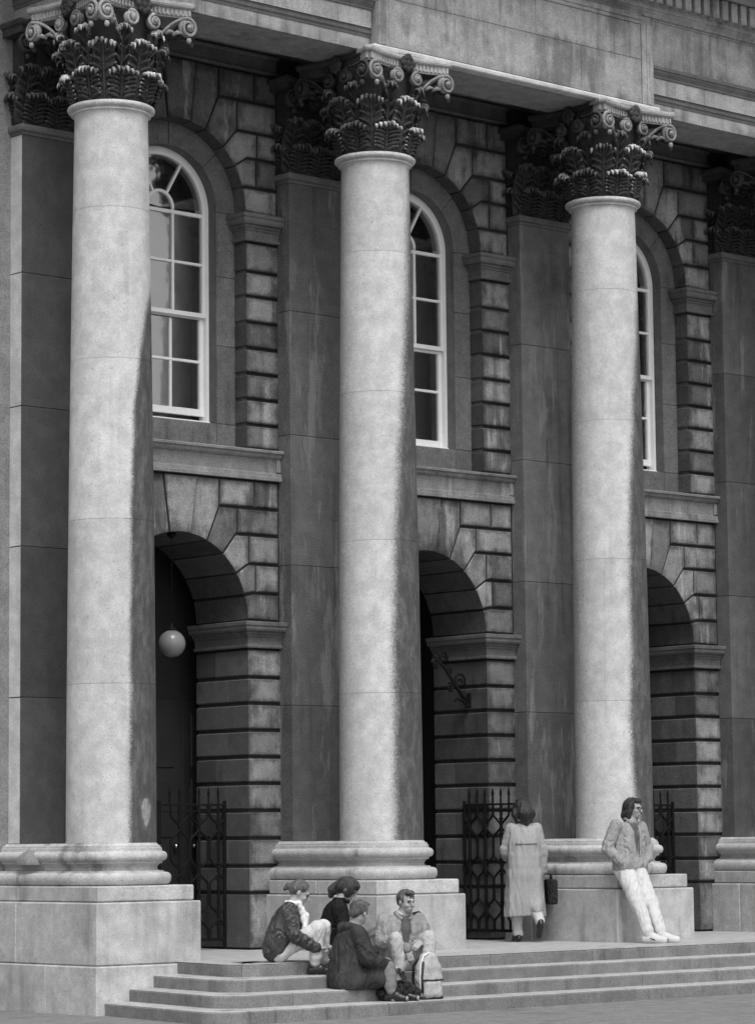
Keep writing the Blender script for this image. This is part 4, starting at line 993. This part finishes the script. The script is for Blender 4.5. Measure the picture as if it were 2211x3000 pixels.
def hair_mesh(J, style, mat, seed=0):
    R = head_basis(J['face'], J.get('hup', (0, 0, 1))); c = J['head']; P = lambda *p: c+R@A(*p); v = Vox(.006)
    v.ell(P(0, -.022, .038), (.084, .098, .092), R, .02)
    if style == 'short':
        v.ell(P(0, .050, .098), (.058, .045, .026), R, .02); v.ell(P(0, -.07, -.01), (.062, .045, .055), R, .02)
    if style == 'bun':
        v.ell(P(0, -.05, .01), (.080, .075, .075), R, .02); v.ell(P(0, -.135, .0), (.036, .036, .034), R, .012); v.ell(P(.01, -.155, -.03), (.024, .02, .03), R, .012)
    if style == 'pony':
        v.ell(P(0, .03, .070), (.080, .075, .055), R, .03); v.ell(P(0, -.06, .0), (.088, .08, .095), R, .03); v.chain([P(0, -.12, -.03), P(.0, -.135, -.09), P(0, -.12, -.15)], [.045, .048, .03], .02); v.ell(P(.066, .035, .0), (.03, .05, .075), R, .03); v.ell(P(-.066, .035, .0), (.03, .05, .075), R, .03)
    if style == 'long':
        v.ell(P(0, .045, .092), (.060, .045, .030), R, .02); v.chain([P(0, -.075, .02), P(0, -.085, -.09), P(0, -.07, -.14)], [.075, .072, .05], .03)
        for s in (-1, 1): v.chain([P(s*.070, .005, .04), P(s*.088, .0, -.04), P(s*.078, -.005, -.125)], [.030, .036, .024], .025)
    if style == 'bob':
        v.chain([P(0, -.05, .03), P(0, -.085, -.06), P(0, -.08, -.15)], [.090, .100, .062], .03)
        for s in (-1, 1): v.chain([P(s*.070, .0, .04), P(s*.095, -.02, -.06), P(s*.07, -.03, -.15)], [.040, .050, .034], .03)
    v.ell(P(0, .105, -.030), (.060, .058, .078), R, .014, True)
    for s in (-1, 1):
        if style == 'short': v.ell(P(s*.085, .012, -.035), (.03, .045, .05), R, .01, True)
    return ('hair', v.mesh('hair', mat, .003 if style == 'bun' else .0065, 70, seed, (1, 1, .22)))
# ------------------------------------------------------------------ the six people
def jt(**k): return {a: (A(*b) if a not in ('handL', 'handR') else b) for a, b in k.items()}
UP = A(0, 0, 1)
# 1. man leaning back on the third pedestal, hands in jacket pockets, ankles together
J = jt(pelvis=(0, -.01, .87), chest=(-.02, -.035, 1.24), neck=(-.045, -.02, 1.435), head=(-.075, .005, 1.575), face=(-.22, .97, -.10), shR=(.185, -.02, 1.375), shL=(-.215, -.03, 1.345),
       elR=(.305, -.06, 1.10), elL=(-.335, -.05, 1.09), wrR=(.205, .095, .935), wrL=(-.20, .10, .955), hipR=(.085, .0, .86), hipL=(-.085, .0, .86), knR=(.105, .235, .475), knL=(-.085, .255, .475), anR=(.085, .415, .085), anL=(-.075, .455, .085), toeR=(-.02, .575, .032), toeL=(-.205, .60, .032))
prt = []
v = Vox(.008); torso(v, J, .135, .130, .132, .03); v.cone(J['pelvis']+A(-.10, .02, .04), J['pelvis']+A(.10, .02, .04), .137, .137, .03); v.cone(J['pelvis']+A(-.12, .06, .03), J['pelvis']+A(-.17, .07, -.06), .07, .045, .03); v.ell(J['pelvis']+A(0, 0, -.155), (.6, .6, .10), None, .004, True)
for s in 'LR': sleeve(v, J, s, .074, .068, .054, .92)
v.ell(J['chest']+A(-.01, .155, .0), (.040, .065, .22), None, .010, True)
prt.append(('jacket', v.mesh('jacket', M['denim'], .006, 30, 3, (1, 1, .5))))
v = Vox(.008); legs(v, J, .118, .088, .062, .96); prt.append(('trousers', v.mesh('trousers', M['jeans_pale'], .0045, 26, 4, (1, 1, .6))))
v = Vox(.007); c = J['chest']; v.chain([c+A(-.01, .030, .10), c+A(-.005, .030, .0), c+A(0, .030, -.22)], [.085, .094, .096], .02); prt.append(('shirt', v.mesh('shirt', M['shirt'])))
prt += [shoe(J['an'+s], J['toe'+s], M['trainer'], fat=1.22) for s in 'LR']
for s in 'LR':
    an, toe = J['an'+s], J['toe'+s]; dr = unit((toe-an)*A(1, 1, 0)); sd = np.cross(dr, UP); m_ = MB()
    for q in (-1, 1): m_.add(*tube([an*A(1, 1, 0)+dr*(.02+.022*i)+sd*q*.054+A(0, 0, .058-.008*i) for i in range(4)], [.004, .010, .010, .004], 6))
    prt.append(('stripe', m_.mesh('stripe', M['rubber'], True)))
prt += [collar(J, M['denim'], .070, .020, .0, .06), collar(J, M['tshirt'], .058, .012, .012, .03), hair_mesh(J, 'long', M['hair'], 5)]
R = head_basis(J['face']); g = MB()
for s in (-1, 1):
    g.add(*tube([J['head']+R@A(s*.033+.023*math.cos(a), .107, .004+.017*math.sin(a)) for a in np.linspace(0, 2*math.pi, 15)], .0028, 5)); g.add(*tube([J['head']+R@A(s*.056, .104, .008), J['head']+R@A(s*.081, .01, .006)], .0026, 5))
g.add(*tube([J['head']+R@A(-.010, .110, .006), J['head']+R@A(.010, .110, .006)], .0026, 5)); prt.append(('glasses', g.mesh('glasses', M['rubber'], True)))
b = MB(); pk = MB()
for s, off in (('L', -1), ('R', 1)):
    b.add(*tube([J['chest']+A(off*.042-.01, .118, .12), J['chest']+A(off*.046-.01, .128, .0), J['pelvis']+A(off*.035, .140, .12)], [.004, .005, .004], 6))  # dark tubes paint the shadow gap along the jacket fronts
    pk.add(*cbox(J['chest'][0]+off*.115-.045, J['chest'][0]+off*.115+.045, J['chest'][1]+.098, J['chest'][1]+.125, J['chest'][2]+.0, J['chest'][2]+.035, .006))
prt.append(('shadow_gap', b.mesh('shadow_gap', M['shirt'], True))); prt.append(('pocket_flaps', pk.mesh('pocket_flaps', M['denim'])))
person('person in denim jacket and pale trousers leaning back on a pedestal, hands pocketed', (3.235, -.775, 0), (-.08, -1), J, prt)
# 2. woman in a long raincoat walking towards the open gate
J = jt(pelvis=(0, 0, .93), chest=(0, .02, 1.26), neck=(-.005, .03, 1.455), head=(-.01, .055, 1.585), face=(-.25, .97, -.06), shR=(.160, .02, 1.355), shL=(-.160, .02, 1.355), elR=(.215, .02, 1.08), elL=(-.225, .05, 1.07), wrR=(.225, .08, .83), wrL=(-.17, .25, 1.00),
       hipR=(.09, 0, .91), hipL=(-.09, 0, .91), knR=(.10, .06, .50), knL=(-.09, .07, .50), anR=(.145, -.25, .245), anL=(-.085, .06, .085), toeR=(.14, -.16, .075), toeL=(-.11, .22, .030), handR=((0, .1, -1), (-1, 0, 0), 1, 1.3), handL=((.6, .7, .2), (0, 0, -1), -1, .8))
prt = []; v = Vox(.009); torso(v, J, .130, .122, .125, .0)
for s in 'LR': sleeve(v, J, s, .066, .064, .054, .97)
for o_ in (-1, -.5, 0, .5, 1): v.chain([A(o_*.075, .0, 1.0), A(o_*.085, .0, .80), A(o_*.115, .005, .25)], [.126, .132, .140], .03)
v.cone(A(.10, -.03, .52), A(.13, -.17, .37), .085, .055, .05)
v.ell(A(0, 0, .105), (.6, .6, .21), None, .006, True)
prt.append(('raincoat', v.mesh('raincoat', M['raincoat'], .0085, 30, 8, (1, 1, .10))))
y = MB(); pts = [A(x, -.127-.006*math.cos(x*9), 1.175-.012*math.cos(x*8)) for x in np.linspace(-.13, .14, 12)]; y.add(*tube(pts, .0055, 6)); y.add(*tube([A(.0, -.11, .60), A(.003, -.115, .55), A(.0, -.118, .45), A(0, -.118, .40)], .0045, 6)); prt.append(('seam', y.mesh('seam', M['shirt'], True)))
v = Vox(.008); legs(v, J, .09, .068, .058, .95); prt.append(('trousers', v.mesh('trousers', M['tshirt'], .006, 24, 2)))
prt.append(shoe(J['anL'], J['toeL'], M['black_shoe'])); v = Vox(.006); v.chain([J['anR']+A(0, -.02, .0), J['anR']+A(0, -.01, -.06), J['toeR']], [.038, .040, .036], .02); v.chain([J['anR']+A(0, -.05, -.03), J['toeR']+A(0, -.03, .0)], [.030, .034], .02); prt.append(('shoe', v.mesh('shoe', M['black_shoe'])))
prt += [collar(J, M['raincoat'], .078, .022, -.010, .02), hair_mesh(J, 'bob', M['hair'], 9)]
person('person in a long pale raincoat seen from behind, walking past the open gate', (2.66, .42, 0), (.60, .80), J, prt)
wb = empty('briefcase', (2.955, .27, .44), math.atan2(-.60, .80)); tag(wb, 'dark briefcase carried in the right hand of the person in a raincoat', 'bag')
ob('case', newmesh('case', *cbox(-.055, .055, -.19, .19, 0, .30, .02), M['canvas_dark']), wb); hm = MB(); hm.add(*tube([(0, -.06, .295), (0, -.05, .345), (0, .05, .345), (0, .06, .295)], .010, 6)); ob('handle', hm.mesh('handle', M['canvas_dark'], True), wb)
ob('flap', newmesh('flap', *cbox(-.060, -.052, -.185, .185, .12, .295, .003), M['canvas_dark']), wb)
# ------------------------------------------------------------------ the group sitting on the steps
# 3. leather jacket, white scarf, pale jeans: sits on the porch edge, knees drawn up, feet on the first tread
J = jt(pelvis=(0, .0, .115), chest=(.0, .11, .42), neck=(0, .175, .585), head=(0, .245, .700), face=(.10, .88, -.48), hup=(0, .48, .88), shR=(.175, .13, .54), shL=(-.165, .15, .535), elR=(.215, .175, .265), elL=(-.23, .28, .28), wrR=(.12, .43, .135), wrL=(-.09, .46, .17), hipR=(.085, .02, .10), hipL=(-.085, .02, .10), knR=(.085, .425, .335), knL=(-.07, .475, .35), anR=(.075, .395, -.04), anL=(-.075, .46, -.04), toeR=(.09, .56, -.098), toeL=(-.085, .63, -.098), handR=((-.35, .9, .15), (0, -.2, -1), 1, .7), handL=((.45, .8, -.1), (0, 0, -1), -1, .7))
prt = []; v = Vox(.008); torso(v, J, .135, .135, .135, .02)
for s in 'LR': sleeve(v, J, s, .078, .070, .054, .88)
prt.append(('jacket', v.mesh('jacket', M['leather'], .007, 30, 11))); v = Vox(.008); legs(v, J, .092, .080, .060, .90); prt.append(('jeans', v.mesh('jeans', M['jeans_pale'], .004, 26, 12)))
prt += [shoe(J['an'+s], J['toe'+s], M['black_shoe'], 'boot', 1.08) for s in 'LR']
v = Vox(.007); n_ = J['neck']; v.chain([n_+A(.075, -.03, .02), n_+A(.07, .05, .01), n_+A(.045, .09, -.08), n_+A(.05, .115, -.24), n_+A(.06, .10, -.34)], [.022, .028, .034, .028, .018], .015); v.chain([n_+A(-.06, .0, .02), n_+A(-.03, .075, -.02), n_+A(.0, .12, -.12), n_+A(-.015, .13, -.24)], [.024, .032, .034, .020], .015); v.chain([n_+A(.075, -.03, .02), n_+A(0, -.07, .015), n_+A(-.06, .0, .02)], [.022, .024, .024], .015)
prt.append(('scarf', v.mesh('scarf', M['scarf'], .006, 40, 4))); prt.append(hair_mesh(J, 'bun', M['hair_fair'], 2)); prt.append(collar(J, M['leather'], .078, .018, -.01, .05))
person('seated person in a leather jacket with a white scarf and pale jeans', (-2.985, -1.735, 0), (.77, -.64), J, prt)
# 4. dark-haired person in black, sits further back on the porch, head bowed
J = jt(pelvis=(0, 0, .115), chest=(0, .06, .44), neck=(0, .12, .60), head=(.0, .185, .715), face=(.25, .80, -.52), hup=(.1, .5, .86), shR=(.18, .07, .545), shL=(-.18, .08, .545), elR=(.235, .12, .29), elL=(-.235, .16, .29), wrR=(.12, .34, .24), wrL=(-.10, .36, .25), hipR=(.09, .02, .10), hipL=(-.09, .02, .10), knR=(.10, .40, .30), knL=(-.10, .42, .30), anR=(.09, .47, .085), anL=(-.09, .50, .085), toeR=(.10, .62, .030), toeL=(-.10, .65, .030), handR=((-.5, .8, 0), (0, 0, -1), 1, .8), handL=((.5, .8, 0), (0, 0, -1), -1, .8))
prt = []; v = Vox(.008); torso(v, J, .135, .130, .138, .02)
for s in 'LR': sleeve(v, J, s, .080, .070, .055, .95)
prt.append(('jacket', v.mesh('jacket', M['black_wool'], .005, 24, 21))); v = Vox(.008); legs(v, J, .092, .076, .060, .95); prt.append(('trousers', v.mesh('trousers', M['knit'], .008, 24, 22)))
prt += [shoe(J['an'+s], J['toe'+s], M['black_shoe']) for s in 'LR']; prt.append(hair_mesh(J, 'pony', M['hair'], 7)); prt.append(collar(J, M['black_wool'], .075, .022, 0, .03))
person('seated dark-haired person in black bending towards the others, hair tied back', (-1.99, -1.42, 0), (.80, -.60), J, prt)
# 5. person in a heavy dark coat, back turned, on the second tread
J = jt(pelvis=(0, 0, .115), chest=(.0, .06, .46), neck=(0, .10, .635), head=(.015, .155, .755), face=(-.50, .84, -.20), hup=(-.1, .25, .96), shR=(.19, .08, .565), shL=(-.19, .07, .565), elR=(.27, .15, .30), elL=(-.255, .12, .30), wrR=(.20, .42, .20), wrL=(-.14, .38, .20), hipR=(.09, .03, .10), hipL=(-.09, .03, .10), knR=(.22, .38, .20), knL=(.03, .43, .24), anR=(.27, .40, -.043), anL=(.20, .53, -.043), toeR=(.36, .52, -.098), toeL=(.30, .66, -.098), handR=((-.25, .95, .1), (-.2, 0, -1), 1, .9), handL=((.4, .9, 0), (0, 0, -1), -1, .8))
prt = []; v = Vox(.009); torso(v, J, .150, .145, .138, .03)
for s in 'LR': sleeve(v, J, s, .082, .076, .064, .95)
v.cone(A(-.10, .0, .10), A(.10, .0, .10), .155, .155, .05); v.cone(A(-.11, -.01, .06), A(.13, -.01, .05), .14, .14, .05); v.cone(A(.10, .03, .09), A(.20, .28, .10), .13, .10, .06); v.cone(A(-.08, .03, .09), A(-.03, .28, .14), .13, .10, .06)
v.ell(A(0, 0, -.40), (1.5, 1.5, .402), None, .006, True)
prt.append(('coat', v.mesh('coat', M['coat_dark'], .006, 19, 31, (1, 1, .6)))); v = Vox(.008); legs(v, J, .088, .070, .056, .92); prt.append(('trousers', v.mesh('trousers', M['knit'], .006, 24, 32)))
prt += [shoe(J['an'+s], J['toe'+s], M['black_shoe']) for s in 'LR']; prt.append(hair_mesh(J, 'short', M['hair_fair'], 12))
v = Vox(.008); n_ = J['neck']; v.chain([n_+A(.11, .0, -.03), n_+A(.07, -.085, -.02), n_+A(0, -.115, -.025), n_+A(-.07, -.085, -.02), n_+A(-.11, .0, -.03)], [.035, .045, .05, .045, .035], .03); prt.append(('hood', v.mesh('hood', M['coat_dark'], .008, 30, 3)))
person('seated person in a bulky charcoal coat with back turned on the steps', (-2.675, -2.440, -2*RISE), (.93, -.37), J, prt)
# 6. short-haired man in an open grey anorak, looks aside, hands over knees
J = jt(pelvis=(0, 0, .115), chest=(.0, .04, .43), neck=(-.01, .075, .595), head=(-.03, .115, .715), face=(-.22, .96, -.12), shR=(.19, .05, .53), shL=(-.19, .04, .535), elR=(.27, .17, .31), elL=(-.265, .13, .29), wrR=(.075, .37, .235), wrL=(-.085, .37, .310), hipR=(.09, .02, .10), hipL=(-.09, .02, .10), knR=(.215, .37, .345), knL=(-.165, .36, .355), anR=(.17, .41, -.05), anL=(-.12, .46, -.04), toeR=(.20, .55, -.235+.03), toeL=(-.14, .62, -.235+.03), handR=((-.20, .30, -.92), (-.2, -1, -.3), 1, .45), handL=((.75, .45, -.35), (0, -.6, -.8), -1, .55))
for s in 'LR': J['an'+s][2] = -.128+.085; J['toe'+s][2] = -.128+.030
prt = []; v = Vox(.008); torso(v, J, .135, .132, .132, .02)
for s in 'LR': sleeve(v, J, s, .080, .072, .055, .90)
v.ell(J['chest']+A(-.005, .150, .02), (.060, .075, .19), None, .012, True)
prt.append(('anorak', v.mesh('anorak', M['anorak'], .008, 28, 41))); v = Vox(.008); legs(v, J, .092, .074, .060, .74); prt.append(('jeans', v.mesh('jeans', M['jeans_mid'], .004, 26, 42)))
v = Vox(.007)
for s in 'LR': v.chain([J['kn'+s]+(J['an'+s]-J['kn'+s])*.70, J['an'+s]], [.043, .040], .01)
prt.append(('socks', v.mesh('socks', M['sock']))); prt += [shoe(J['an'+s], J['toe'+s], M['black_shoe']) for s in 'LR']
v = Vox(.007); c = J['chest']; v.chain([c+A(-.01, .030, .10), c+A(-.005, .030, .0), c+A(0, .030, -.15)], [.085, .096, .096], .02); prt.append(('shirt', v.mesh('shirt', M['shirt']))); prt += [collar(J, M['anorak'], .080, .022, -.008, .07), collar(J, M['tshirt'], .060, .012, .01, .04), hair_mesh(J, 'short', M['hair_fair'], 6)]
v = Vox(.007); v.chain([J['neck']+A(-.05, .03, -.01), J['shL']+A(.0, .03, .066), J['shL']+A(-.045, .02, .05)], [.012, .014, .010], .01); prt.append(('shoulder_patch', v.mesh('shoulder_patch', M['canvas_dark'])))
person('seated short-haired person in an open grey anorak looking aside, hands over knees', (-1.62, -2.09, -RISE), (-.30, -.95), J, prt)
# ------------------------------------------------------------------ bags on the steps
bag = empty('holdall', (-2.275, -2.80, -3*RISE), -.60); tag(bag, 'black canvas holdall lying on the steps next to the pale rucksack', 'bag')
v = Vox(.008); v.chain([A(-.15, 0, .075), A(0, .0, .095), A(.16, 0, .070)], [.072, .090, .068], .04); v.ell(A(.05, -.02, .145), (.11, .06, .045), None, .03); v.ell(A(0, 0, -.30), (2, 2, .302), None, .005, True); ob('sack', v.mesh('sack', M['canvas_dark'], .012, 26, 6), bag)
for s in (-1, 1):
    m_ = MB(); m_.add(*tube([(-.09, s*.06, .15), (-.06, s*.075, .185), (.02, s*.07, .205), (.09, s*.075, .175), (.10, s*.06, .14)], .011, 6)); ob('handle', m_.mesh('handle', M['canvas_dark'], True), bag)
m_ = MB(); m_.add(*tube([(-.16, -.03, .125), (0, -.02, .182), (.16, -.02, .125)], .006, 6)); ob('zip', m_.mesh('zip', M['rubber'], True), bag)
rk = empty('rucksack', (-1.865, -2.80, -3*RISE), -.15); tag(rk, 'pale canvas rucksack with dark trim standing upright on the steps', 'rucksack')
v = Vox(.008)
for o_ in (-1, -.5, 0, .5, 1): v.chain([A(o_*.070, 0, .05), A(o_*.073, 0, .2), A(o_*.066, 0, .32), A(o_*.045, 0, .41)], [.072, .076, .070, .056], .02)
v.ell(A(0, 0, -.30), (2, 2, .303), None, .005, True); ob('bag_body', v.mesh('bag_body', M['canvas_pale'], .004, 22, 9), rk)
v = Vox(.007); [v.cone(A(o_*.065, -.068, .06), A(o_*.065, -.066, .15), .046, .042, .015) for o_ in (-1, -.5, 0, .5, 1)]; ob('pocket', v.mesh('pocket', M['canvas_pale'], .004, 22, 3), rk)
m_ = MB(); m_.add(*tube([(-.132, -.055, .03), (-.142, -.060, .2), (-.130, -.055, .35), (-.09, -.05, .44), (-.02, -.045, .468)], .0085, 6)); ob('piping', m_.mesh('piping', M['scarf'], True), rk)
m_ = MB(); m_.add(*tube([(-.12, -.088, .195), (0, -.094, .19), (.12, -.088, .195)], .009, 6)); m_.add(*tube([(-.118, -.068, .07), (-.128, -.070, .22), (-.105, -.066, .38)], .014, 6)); ob('trim', m_.mesh('trim', M['rubber'], True), rk)
ob('base_panel', newmesh('base_panel', *cbox(-.13, .13, -.085, .07, .0, .03, .01), M['rubber']), rk)
for s in (-1, 1):
    m_ = MB(); m_.add(*tube([(s*.07, .06, .41), (s*.10, .125, .33), (s*.11, .12, .17), (s*.09, .07, .07)], .016, 6)); ob('strap', m_.mesh('strap', M['canvas_dark'], True), rk)
